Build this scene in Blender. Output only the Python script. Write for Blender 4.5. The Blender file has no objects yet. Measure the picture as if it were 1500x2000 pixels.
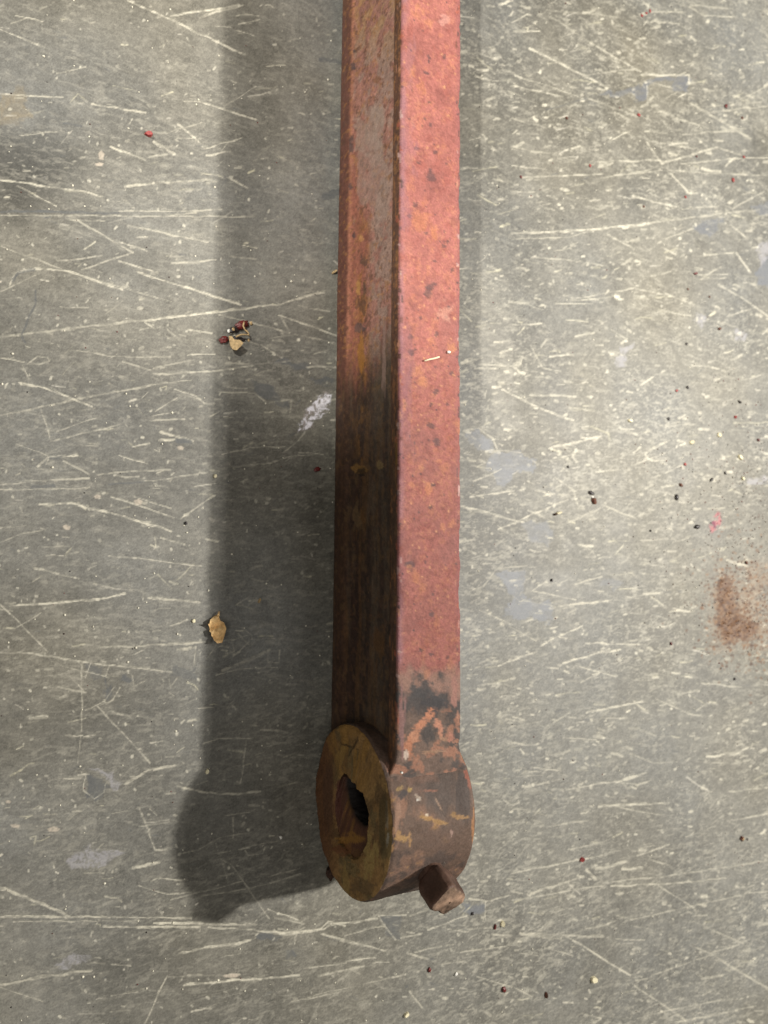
import bpy, bmesh, math, random
import numpy as np
from mathutils import Vector, Euler, noise as mnoise

C = bpy.context.scene.collection
SC = bpy.context.scene
S = 0.032                       # metres per model unit (the boss radius)

# ------------------------------------------------------------------ camera
CAM = np.array([-4.8507, 2.6832, 9.4023]); ROT = (0.0881, -0.5136, 0.0110); FPX = 1500.0
cd = bpy.data.cameras.new('camera'); cam = bpy.data.objects.new('camera', cd); C.objects.link(cam)
cam.location = CAM * S; cam.rotation_euler = ROT
cd.sensor_fit = 'VERTICAL'; cd.sensor_height = 36.0; cd.lens = FPX / 2000 * 36
cd.clip_start = 0.01; cd.clip_end = 50
cd.dof.use_dof = True; cd.dof.focus_distance = 8.75 * S; cd.dof.aperture_fstop = 16
SC.camera = cam

# ------------------------------------------------------------------ world, lamps, exposure
w = bpy.data.worlds.new('World'); SC.world = w; w.use_nodes = True
w.node_tree.nodes['Background'].inputs[0].default_value = (1.0, 0.95, 0.87, 1)
w.node_tree.nodes['Background'].inputs[1].default_value = 0.055
SC.view_settings.view_transform = 'Standard'; SC.view_settings.look = 'None'
SC.view_settings.exposure = 0.42; SC.view_settings.gamma = 1.0
SC.cycles.max_bounces = 6; SC.cycles.sample_clamp_indirect = 4

def lamp(name, kind, direction, dist, target, power, size=(0.1, 0.1), col=(1, 0.96, 0.89)):
    ld = bpy.data.lights.new(name, kind); ld.energy = power; ld.color = col
    o = bpy.data.objects.new(name, ld); C.objects.link(o)
    d = Vector(direction).normalized(); t = Vector(target) * S
    o.location = t + d * dist
    o.rotation_euler = (-d).to_track_quat('-Z', 'Y').to_euler()
    if kind == 'AREA':
        ld.shape = 'RECTANGLE'; ld.size, ld.size_y = size
    return o, ld
lamp('shop_lamp_right', 'AREA', (0.80, 0.12, 1), 1.25, (0, 3, 0), 2.4, (0.04, 0.04))
lamp('shop_lamp_right', 'AREA', (0.85, 0.09, 1), 1.25, (0, 3, 0), 12.0, (0.036, 0.036))
for tx, ty, deg, pw in [(-3.1, 4.6, 9.5, 17), (-3.2, 9.8, 8, 9), (8.5, 6.5, 22, 14)]:      # added unseen spots, each pooling light on one table area
    _, hd = lamp('pool_spot_right', 'SPOT', (0.85, 0.09, 1), 1.25, (tx, ty, 0), pw)
    hd.spot_size = math.radians(deg); hd.spot_blend = 1.0; hd.shadow_soft_size = 0.03
lamp('shop_lamp_overhead', 'AREA', (0.22, 0.10, 1), 2.0, (0, 3, 0), 2.2, (0.25, 0.5))
lamp('fill_area_left', 'AREA', (-0.75, -0.35, 1), 2.0, (0, 3, 0), 6.0, (1.0, 1.0))  # added soft fill that lifts the shadow beside the bar
_, sp = lamp('shop_lamp_left', 'SPOT', (-0.87, 0.25, 1), 1.6, (0, 13.5, 0), 78)
sp.spot_size = math.radians(21); sp.spot_blend = 0.35; sp.shadow_soft_size = 0.016

# ------------------------------------------------------------------ number helpers
rng = np.random.default_rng(7); random.seed(7)
def euler_m(a, b, c):
    ca, sa, cb, sb, cc, sc = math.cos(a), math.sin(a), math.cos(b), math.sin(b), math.cos(c), math.sin(c)
    return (np.array([[cc, -sc, 0], [sc, cc, 0], [0, 0, 1]]) @ np.array([[cb, 0, sb], [0, 1, 0], [-sb, 0, cb]])
            @ np.array([[1, 0, 0], [0, ca, -sa], [0, sa, ca]]))
CM = euler_m(*ROT)
def at(px, py, z=0.0):          # point of the table (or of a level plane) that the photograph shows at px, py
    px = np.asarray(px, float); py = np.asarray(py, float)
    d = np.stack([(px - 750) / FPX, -(py - 1000) / FPX, -np.ones_like(px)], -1) @ CM.T
    return CAM + d * ((z - CAM[2]) / d[..., 2])[..., None]
def seen(p):                    # where a surface point appears in the photograph
    q = (p - CAM) @ CM
    return 750 + FPX * q[..., 0] / -q[..., 2], 1000 - FPX * q[..., 1] / -q[..., 2]
TAB = [np.random.default_rng(100 + i).random((256, 256)) for i in range(12)]
def vn(x, y, s=0):
    t = TAB[s % 12]; xi = np.floor(x); yi = np.floor(y); fx = x - xi; fy = y - yi
    xi = xi.astype(int) & 255; yi = yi.astype(int) & 255; x2 = (xi + 1) & 255; y2 = (yi + 1) & 255
    fx = fx * fx * (3 - 2 * fx); fy = fy * fy * (3 - 2 * fy)
    return (t[xi, yi] * (1 - fx) + t[x2, yi] * fx) * (1 - fy) + (t[xi, y2] * (1 - fx) + t[x2, y2] * fx) * fy
def fbm(x, y, f=1.0, o=4, s=0, g=0.55):
    r = 0; a = 1.0; n = 0
    for i in range(o):
        r = r + a * vn(x * f + 17.3 * i + 31 * s, y * f + 9.1 * i + 57 * s, s + i); n += a; a *= g; f *= 2.03
    return r / n
T3 = [np.random.default_rng(300 + i).random((64, 64, 64)) for i in range(5)]
def fbm3(x, y, z, f=1.0, o=4, s=0, g=.55):
    r = 0; a = 1.0; n = 0
    for i in range(o):
        t = T3[(s + i) % 5]; P_ = []; F_ = []
        for k_, v in enumerate((x, y, z)):
            v = v * f + 13.7 * i + 29.3 * s + 7.1 * k_; b = np.floor(v); F_.append((v - b) ** 2 * (3 - 2 * (v - b))); P_.append((b.astype(int) & 63, (b.astype(int) + 1) & 63))
        acc = 0
        for ix in (0, 1):
            for iy in (0, 1):
                for iz in (0, 1):
                    wt = (F_[0] if ix else 1 - F_[0]) * (F_[1] if iy else 1 - F_[1]) * (F_[2] if iz else 1 - F_[2])
                    acc = acc + wt * t[P_[0][ix], P_[1][iy], P_[2][iz]]
        r = r + a * acc; n += a; a *= g; f *= 2.03
    return r / n
def ss(a, b, x):
    t = np.clip((x - a) / (b - a), 0, 1); return t * t * (3 - 2 * t)
def mixc(c, new, a):
    return c * (1 - a[..., None]) + np.asarray(new, float) * a[..., None]

# ------------------------------------------------------------------ mesh and tag helpers
def mesh_np(name, co, quads, mat, parent=None, col=None, smooth=True):
    me = bpy.data.meshes.new(name)
    q = np.asarray(quads, np.int32); n = len(q); k = q.shape[1]
    me.vertices.add(len(co)); me.vertices.foreach_set('co', np.asarray(co, np.float32).ravel())
    me.loops.add(n * k); me.loops.foreach_set('vertex_index', q.ravel())
    me.polygons.add(n); me.polygons.foreach_set('loop_start', np.arange(0, n * k, k, dtype=np.int32))
    if smooth: me.polygons.foreach_set('use_smooth', np.ones(n, bool))
    me.update(calc_edges=True)
    if col is not None:
        a = me.color_attributes.new('col', 'FLOAT_COLOR', 'POINT')
        a.data.foreach_set('color', np.asarray(col, np.float32).ravel())
    me.materials.append(mat)
    o = bpy.data.objects.new(name, me); C.objects.link(o)
    if parent: o.parent = parent
    return o
def mesh_bm(name, bm, mat, parent=None, smooth=False):
    me = bpy.data.meshes.new(name); bmesh.ops.recalc_face_normals(bm, faces=bm.faces[:]); bm.to_mesh(me); bm.free()
    if smooth:
        for p in me.polygons: p.use_smooth = True
    me.materials.append(mat)
    o = bpy.data.objects.new(name, me); C.objects.link(o)
    if parent: o.parent = parent
    return o
def tag(o, label, cat, group=None):
    o['label'] = label; o['category'] = cat
    if group: o['group'] = group
    return o
def grid_quads(nu, nv, wrap_u=False):
    i = np.arange(nu if wrap_u else nu - 1)[:, None]; j = np.arange(nv - 1)[None, :]
    i2 = (i + 1) % nu
    return np.stack([i * nv + j, i2 * nv + j, i2 * nv + j + 1, i * nv + j + 1], -1).reshape(-1, 4)

# ------------------------------------------------------------------ materials
def mat_attr(name, spec=0.5, grain=0.12, scale=900, bump=0.2, bscale=420, dist=0.0004, rough=None):
    m = bpy.data.materials.new(name); m.use_nodes = True; n = m.node_tree.nodes; l = m.node_tree.links
    b = n['Principled BSDF']
    a = n.new('ShaderNodeAttribute'); a.attribute_name = 'col'
    tc = n.new('ShaderNodeTexCoord')
    nz = n.new('ShaderNodeTexNoise'); nz.inputs['Scale'].default_value = scale; nz.inputs['Detail'].default_value = 4
    l.new(tc.outputs['Object'], nz.inputs['Vector'])
    mr = n.new('ShaderNodeMapRange'); mr.inputs[1].default_value = 0.3; mr.inputs[2].default_value = 0.7
    mr.inputs[3].default_value = 1 - grain; mr.inputs[4].default_value = 1 + grain
    l.new(nz.outputs['Fac'], mr.inputs[0])
    mx = n.new('ShaderNodeMix'); mx.data_type = 'RGBA'; mx.blend_type = 'MULTIPLY'; mx.inputs[0].default_value = 1
    l.new(a.outputs['Color'], mx.inputs[6]); l.new(mr.outputs[0], mx.inputs[7])
    l.new(mx.outputs[2], b.inputs['Base Color'])
    if rough is None: l.new(a.outputs['Alpha'], b.inputs['Roughness'])
    else: b.inputs['Roughness'].default_value = rough
    b.inputs['Specular IOR Level'].default_value = spec
    if bump:
        n2 = n.new('ShaderNodeTexNoise'); n2.inputs['Scale'].default_value = bscale; n2.inputs['Detail'].default_value = 6
        l.new(tc.outputs['Object'], n2.inputs['Vector'])
        bp = n.new('ShaderNodeBump'); bp.inputs['Strength'].default_value = bump; bp.inputs['Distance'].default_value = dist
        l.new(n2.outputs['Fac'], bp.inputs['Height']); l.new(bp.outputs['Normal'], b.inputs['Normal'])
    return m
def mat_plain(name, c, rough=0.6, spec=0.4, var=0.35, scale=1500):
    m = bpy.data.materials.new(name); m.use_nodes = True; n = m.node_tree.nodes; l = m.node_tree.links
    b = n['Principled BSDF']; tc = n.new('ShaderNodeTexCoord')
    nz = n.new('ShaderNodeTexNoise'); nz.inputs['Scale'].default_value = scale; nz.inputs['Detail'].default_value = 3
    l.new(tc.outputs['Object'], nz.inputs['Vector'])
    r = n.new('ShaderNodeValToRGB'); r.color_ramp.elements[0].position = 0.3; r.color_ramp.elements[1].position = 0.7
    r.color_ramp.elements[0].color = (*[v * (1 - var) for v in c], 1); r.color_ramp.elements[1].color = (*[min(1, v * (1 + var)) for v in c], 1)
    l.new(nz.outputs['Fac'], r.inputs['Fac']); l.new(r.outputs['Color'], b.inputs['Base Color'])
    b.inputs['Roughness'].default_value = rough; b.inputs['Specular IOR Level'].default_value = spec
    return m
M_TABLE = mat_attr('worn_grey_sheet', 0.45, 0.13, 1300, 0.12, 900, 0.0002)
M_IRON = mat_attr('painted_rusty_iron', 0.3, 0.18, 1500, 0.4, 900, 0.0003)
M_GRIT = mat_attr('grit', 0.4, 0.2, 2000, 0, rough=0.6)

# ------------------------------------------------------------------ table top with its wear
STEP = 1.9
gx = np.arange(-95, 1596, STEP); gy = np.arange(-125, 2126, STEP)
PX, PY = np.meshgrid(gx, gy, indexing='ij')
W = at(PX, PY); X, Y = W[..., 0], W[..., 1]
BASE = np.array([0.185, 0.178, 0.153])
big = fbm(X, Y, 0.35, 4, 1); mid = fbm(X, Y, 1.6, 4, 2); fine = fbm(X * 0.55, Y, 11, 3, 3); fine2 = fbm(X, Y, 26, 2, 4)
brush = fbm(X * 9, Y * 0.8, 1.0, 3, 5)
k = 1 + 0.45 * (big - 0.5) + 0.40 * (mid - 0.5) + 0.30 * (fine - 0.5) + 0.36 * (fine2 - 0.5) + 0.16 * (brush - 0.5)
k += 0.30 * rng.standard_normal(k.shape) * 0.35
col = BASE * k[..., None]
warm = fbm(X, Y, 0.5, 3, 6) - 0.5
# broad dark smears; those at upper left are soft shade painted into the colour
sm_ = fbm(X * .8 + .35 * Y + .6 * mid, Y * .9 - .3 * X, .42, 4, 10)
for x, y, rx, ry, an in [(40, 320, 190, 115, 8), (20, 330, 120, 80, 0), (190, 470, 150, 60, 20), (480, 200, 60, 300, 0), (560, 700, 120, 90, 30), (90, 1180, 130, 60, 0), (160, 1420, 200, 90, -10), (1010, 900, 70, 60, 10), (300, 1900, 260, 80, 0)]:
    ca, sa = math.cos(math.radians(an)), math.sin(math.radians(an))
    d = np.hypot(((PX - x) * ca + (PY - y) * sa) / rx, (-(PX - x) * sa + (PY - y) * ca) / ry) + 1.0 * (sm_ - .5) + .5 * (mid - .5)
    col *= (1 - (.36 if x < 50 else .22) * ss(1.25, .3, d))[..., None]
col *= (1 - .16 * ss(.50, .66, sm_))[..., None]
col *= 1 + np.stack([0.10 * warm, 0 * warm, -0.22 * warm], -1)
rough = 0.56 + 0.20 * (mid - 0.5) + 0.15 * (big - 0.5)
hgt = np.zeros_like(k)
# dense pale abrasion: short, ragged, mostly along the sheet
dens = ss(.34, .68, fbm(X * .8 + Y * .6 + .5 * mid, Y * .8 - X * .6 + .5 * fine, .8, 5, 9, .65)) * .6 + .4
for sx, sy, th, al_, sd in [(5, 22, .69, .28, 0), (9, 30, .69, .28, 2), (14, 40, .68, .25, 5), (12, 20, .70, .30, 3)]:
    wx = X + .16 * (fbm(X, Y, 6, 2, sd) - .5); wy = Y + {0: .05, 2: -.10, 5: .14, 7: 0, 3: -.3}[sd] * X + .05 * (fbm(X, Y, 6, 2, sd + 1) - .5)
    nn = fbm(wx * sx, wy * sy, 1, 2, sd, .5)
    col = mixc(col, (.54, .51, .42), ss(th, th + .06, nn) * al_ * dens * (.5 + .5 * ss(500, 1000, PX)))
    nn = fbm(wx * sx + 40, wy * sy + 9, 1, 2, sd + 1, .5)
    col = mixc(col, (.105, .10, .088), ss(th + .02, th + .09, nn) * al_ * .55)
CREAM = (0.66, 0.62, 0.50)
def stroke(pts, wd=3.0, a=0.8, c=CREAM, patch=0.5, rg=0.6):
    pts = np.asarray(pts, float)
    x0, y0 = pts.min(0) - wd - 4; x1, y1 = pts.max(0) + wd + 4
    i0 = max(0, int((x0 - gx[0]) / STEP)); i1 = min(len(gx), int((x1 - gx[0]) / STEP) + 2)
    j0 = max(0, int((y0 - gy[0]) / STEP)); j1 = min(len(gy), int((y1 - gy[0]) / STEP) + 2)
    if i1 <= i0 or j1 <= j0: return
    qx = PX[i0:i1, j0:j1]; qy = PY[i0:i1, j0:j1]; sd = rng.random() * 90
    if wd < 9 and len(pts) < 30:                                  # slight wander
        ln = max(x1 - x0, y1 - y0)
        if ln > 40:
            qy = qy + (vn(qx / 23 + sd, qy * 0 + sd, 3) - 0.5) * 3.0
            qx = qx + (vn(qy / 23 + sd, qy * 0 + sd, 4) - 0.5) * 3.0
    d = np.full(qx.shape, 1e9)
    for (ax, ay), (bx, by) in zip(pts[:-1], pts[1:]):
        vx, vy = bx - ax, by - ay; L = vx * vx + vy * vy + 1e-9
        t = np.clip(((qx - ax) * vx + (qy - ay) * vy) / L, 0, 1)
        taper = 1.0
        d = np.minimum(d, np.hypot(qx - ax - t * vx, qy - ay - t * vy))
    nz = fbm(qx / 14 + sd, qy / 7 + sd, 1, 2, 7)
    ww = wd * (0.25 + 1.6 * nz)
    al = np.clip((ww / 2 - d) / 1.2 + 0.5, 0, 1) * a * (1 - patch + patch * ss(0.40, 0.60, fbm(qx / 11 - sd, qy / 5 + sd, 1, 3, 8)))
    v = col[i0:i1, j0:j1]; v[...] = mixc(v, c, al)
    r = rough[i0:i1, j0:j1]; r[...] = r * (1 - al) + rg * al
    h = hgt[i0:i1, j0:j1]; h[...] -= al * 0.0012
def poly(pts, c, a=0.8, edge=3.0, patch=0.4, nscale=12, rg=0.5, wob=13.0):
    pts = np.asarray(pts, float); x0, y0 = pts.min(0) - 12; x1, y1 = pts.max(0) + 12
    i0 = max(0, int((x0 - gx[0]) / STEP)); i1 = min(len(gx), int((x1 - gx[0]) / STEP) + 2)
    j0 = max(0, int((y0 - gy[0]) / STEP)); j1 = min(len(gy), int((y1 - gy[0]) / STEP) + 2)
    if i1 <= i0 or j1 <= j0: return
    sd = rng.random() * 50
    qx = PX[i0:i1, j0:j1]; qy = PY[i0:i1, j0:j1]
    qx = qx + (fbm(qx / 16 + sd, qy / 16, 1, 4, 2) - 0.5) * 2 * wob; qy = qy + (fbm(qx / 16, qy / 16 + sd, 1, 4, 5) - 0.5) * 2 * wob
    ins = np.zeros(qx.shape, bool); d = np.full(qx.shape, 1e9)
    for (ax, ay), (bx, by) in zip(pts, np.roll(pts, -1, 0)):
        cr = ((ay > qy) != (by > qy)) & (qx < (bx - ax) * (qy - ay) / (by - ay + 1e-12) + ax); ins ^= cr
        vx, vy = bx - ax, by - ay; t = np.clip(((qx - ax) * vx + (qy - ay) * vy) / (vx * vx + vy * vy + 1e-9), 0, 1)
        d = np.minimum(d, np.hypot(qx - ax - t * vx, qy - ay - t * vy))
    sdv = np.where(ins, d, -d)
    al = ss(-edge / 2, edge / 2, sdv) * a * (1 - patch + patch * ss(0.35, 0.6, fbm(qx / nscale + sd, qy / nscale, 1, 3, 9)))
    v = col[i0:i1, j0:j1]; v[...] = mixc(v, c, al)
    r = rough[i0:i1, j0:j1]; r[...] = r * (1 - al) + rg * al

DARK = (0.105, 0.110, 0.112); BLUE = (0.150, 0.160, 0.180)
def Z(ox, oy, sc): return lambda p: [(ox + x * sc, oy + y * sc) for x, y in p]
z1, z2, z3, z4 = Z(0, 0, 1/3), Z(1000, 0, 1/3), Z(0, 660, 1/3), Z(900, 660, .4)
z5, z6, z7 = Z(0, 1320, .34), Z(1000, 1320, .34), Z(400, 1640, .4)
z8, z9, z10 = Z(300, 560, .2667), Z(300, 1400, .2667), Z(330, 1140, .1533)
# worn-through dark patches first, strokes over them
for z, p, c, a in [
    (z2, [(700,540),(760,480),(800,460),(1000,440),(1040,450),(1040,520),(960,520),(940,480),(800,490),(770,580),(720,570)], BLUE, .75),
    (z2, [(510,560),(620,520),(740,500),(720,545),(600,565)], BLUE, .6),
    (z2, [(1060,1310),(1220,1290),(1200,1340),(1160,1390),(1110,1370)], BLUE, .7),
    (z2, [(1400,1200),(1560,1180),(1560,1280),(1440,1250)], BLUE, .6),
    (z2, [(1430,1600),(1470,1520),(1600,1450),(1600,1720),(1450,1680)], BLUE, .8),
    (z3, [(500,1915),(610,1930),(600,1990),(550,2010),(500,1960)], DARK, .6),
    (z3, [(1010,1930),(1150,1930),(1150,1990),(1000,1990)], DARK, .5),
    (z4, [(30,450),(90,445),(150,500),(170,550),(80,548),(30,510)], BLUE, .75),
    (z4, [(160,560),(250,555),(370,610),(350,640),(260,670),(200,730),(130,640)], BLUE, .7),
    (z4, [(170,1140),(320,1130),(320,1190),(300,1240),(350,1290),(450,1300),(450,1370),(400,1390),(340,1360),(210,1370),(250,1260)], BLUE, .8),
    (z4, [(310,890),(440,910),(430,1010),(330,990)], BLUE, .6),
    (z4, [(740,1170),(790,1190),(740,1240),(680,1210)], BLUE, .4),
    (z5, [(500,560),(600,590),(610,650),(550,710),(490,680)], DARK, .8),
    (z5, [(610,70),(660,60),(650,120),(610,160)], DARK, .7),
    (z5, [(690,0),(780,0),(740,50),(690,40)], DARK, .8),
    (z7, [(850,380),(970,380),(950,440),(970,480),(920,490),(880,430)], DARK, .75),
    (z7, [(1250,310),(1370,300),(1370,360),(1280,365)], BLUE, .75),
    (z7, [(390,540),(440,530),(440,570),(390,565)], DARK, .7),
    (z7, [(250,450),(370,460),(360,500),(250,490)], DARK, .8),
    (z8, [(690,670),(800,720),(880,740),(960,830),(1000,820),(990,890),(940,870),(800,830),(720,760)], DARK, .7),
    (z8, [(860,540),(960,520),(1020,570),(1120,560),(1130,600),(1030,615),(980,570)], DARK, .75),
    (z8, [(1160,650),(1230,660),(1330,700),(1300,722),(1180,710)], DARK, .8),
    (z8, [(0,1000),(0,1060),(-30,1050)], DARK, .5)]:
    poly(z(p), c, a, 3, 0.35)
LAV = (0.34, 0.33, 0.345)
for z, p in [(z5, [(500,545),(640,555),(700,630),(650,655),(600,600)]),
             (z5, [(370,1060),(510,990),(560,1000),(720,1020),(560,1100),(400,1085)]),
             (z5, [(320,1670),(390,1610),(500,1610),(500,1640),(360,1690)]),
             (z4, [(770,40),(840,20),(800,130),(760,120)]), (z2, [(1100,1840),(1140,1850),(1120,1930),(1090,1900)]),
             (z2, [(1290,1930),(1400,1950),(1380,1990),(1300,1990)]), (z4, [(1400,690),(1500,670),(1500,720),(1430,730)]),
             (z2, [(1420,1440),(1500,1400),(1530,1470),(1450,1560)])]:
    poly(z(p), LAV, .7, 5, 0.7, 6)
# faint pale wipe beside the bar, and cloudy dulling
poly([(935,480),(1000,640),(1016,830),(985,850),(930,700)], (0.29, 0.275, 0.235), .45, 10, .5)
for p in [[(0,190),(40,170),(60,230),(0,250)]]: poly(p, (0.26, 0.21, 0.13), .5, 8)
# random short scuffs, mostly along the sheet
n = 2900
for i in range(n):
    x = rng.uniform(-90, 1590); y = rng.uniform(-120, 2120)
    dens = 0.40 + 0.60 * ss(560, 1000, x); dens *= 0.45 + 0.9 * ss(0.35, 0.65, fbm(np.array(x / 150), np.array(y / 110), 1, 2, 3))
    dens *= 1.0 - 0.35 * ss(1400, 1900, y)
    if rng.random() > dens: continue
    ang = rng.normal(-4, 13) if rng.random() < .80 else rng.normal(28 if rng.random() < .5 else -30, 14)
    ln = min(120, 5 + rng.exponential(12)); dx, dy = math.cos(math.radians(ang)) * ln / 2, math.sin(math.radians(ang)) * ln / 2
    p = [(x - dx, y - dy), (x, y + rng.normal(0, ln * .03)), (x + dx, y + dy)]
    if rng.random() < .12: p.append((x + dx + rng.normal(0, 8), y + dy + rng.normal(0, 7)))
    tw = rng.uniform(.78, 1.12); stroke(p, rng.uniform(1.2, 3.2), rng.uniform(.12, .75) ** 1.2, (CREAM[0] * tw, CREAM[1] * tw, CREAM[2] * tw * rng.uniform(.88, 1.05)), .6)
for i in range(8500):                                             # small ragged chips in the coating
    x = rng.uniform(-90, 1590); y = rng.uniform(-120, 2120)
    dens_ = .30 + .70 * ss(600, 1000, x); dens_ *= .35 + 1.0 * ss(.36, .64, fbm(np.array(x / 130), np.array(y / 90), 1, 3, 5)); dens_ *= 1 - .45 * ss(1350, 1800, y)
    if rng.random() > dens_: continue
    L_ = 1.5 + rng.exponential(3.2); a = math.radians(rng.normal(-4, 20)); lf_ = .55 + .45 * ss(550, 950, x); p = [(x, y)]
    for j in range(rng.integers(1, 3)): a += rng.normal(0, .35); p.append((p[-1][0] + math.cos(a) * L_, p[-1][1] + math.sin(a) * L_ * .7))
    stroke(p, rng.uniform(1.5, 5.0), rng.uniform(.12, .78) ** 1.15 * lf_, np.array(CREAM) * rng.uniform(.75, 1.2), .45)
for i in range(500):                                              # short dark nicks
    x = rng.uniform(-90, 1590); y = rng.uniform(-120, 2120); ln = rng.uniform(3, 16); a = math.radians(rng.normal(0, 25))
    stroke([(x, y), (x + math.cos(a) * ln, y + math.sin(a) * ln)], rng.uniform(1.5, 3.5), rng.uniform(.2, .6), DARK, .5)
for i in range(1500):                                             # pale specks
    x = rng.uniform(-90, 1590); y = rng.uniform(-120, 2120)
    stroke([(x, y), (x + rng.normal(0, 2), y + rng.normal(0, 2))], rng.uniform(1.5, 4.2), rng.uniform(.3, .95), np.array([.58, .55, .45]) * rng.uniform(.8, 1.15), .2)
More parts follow.
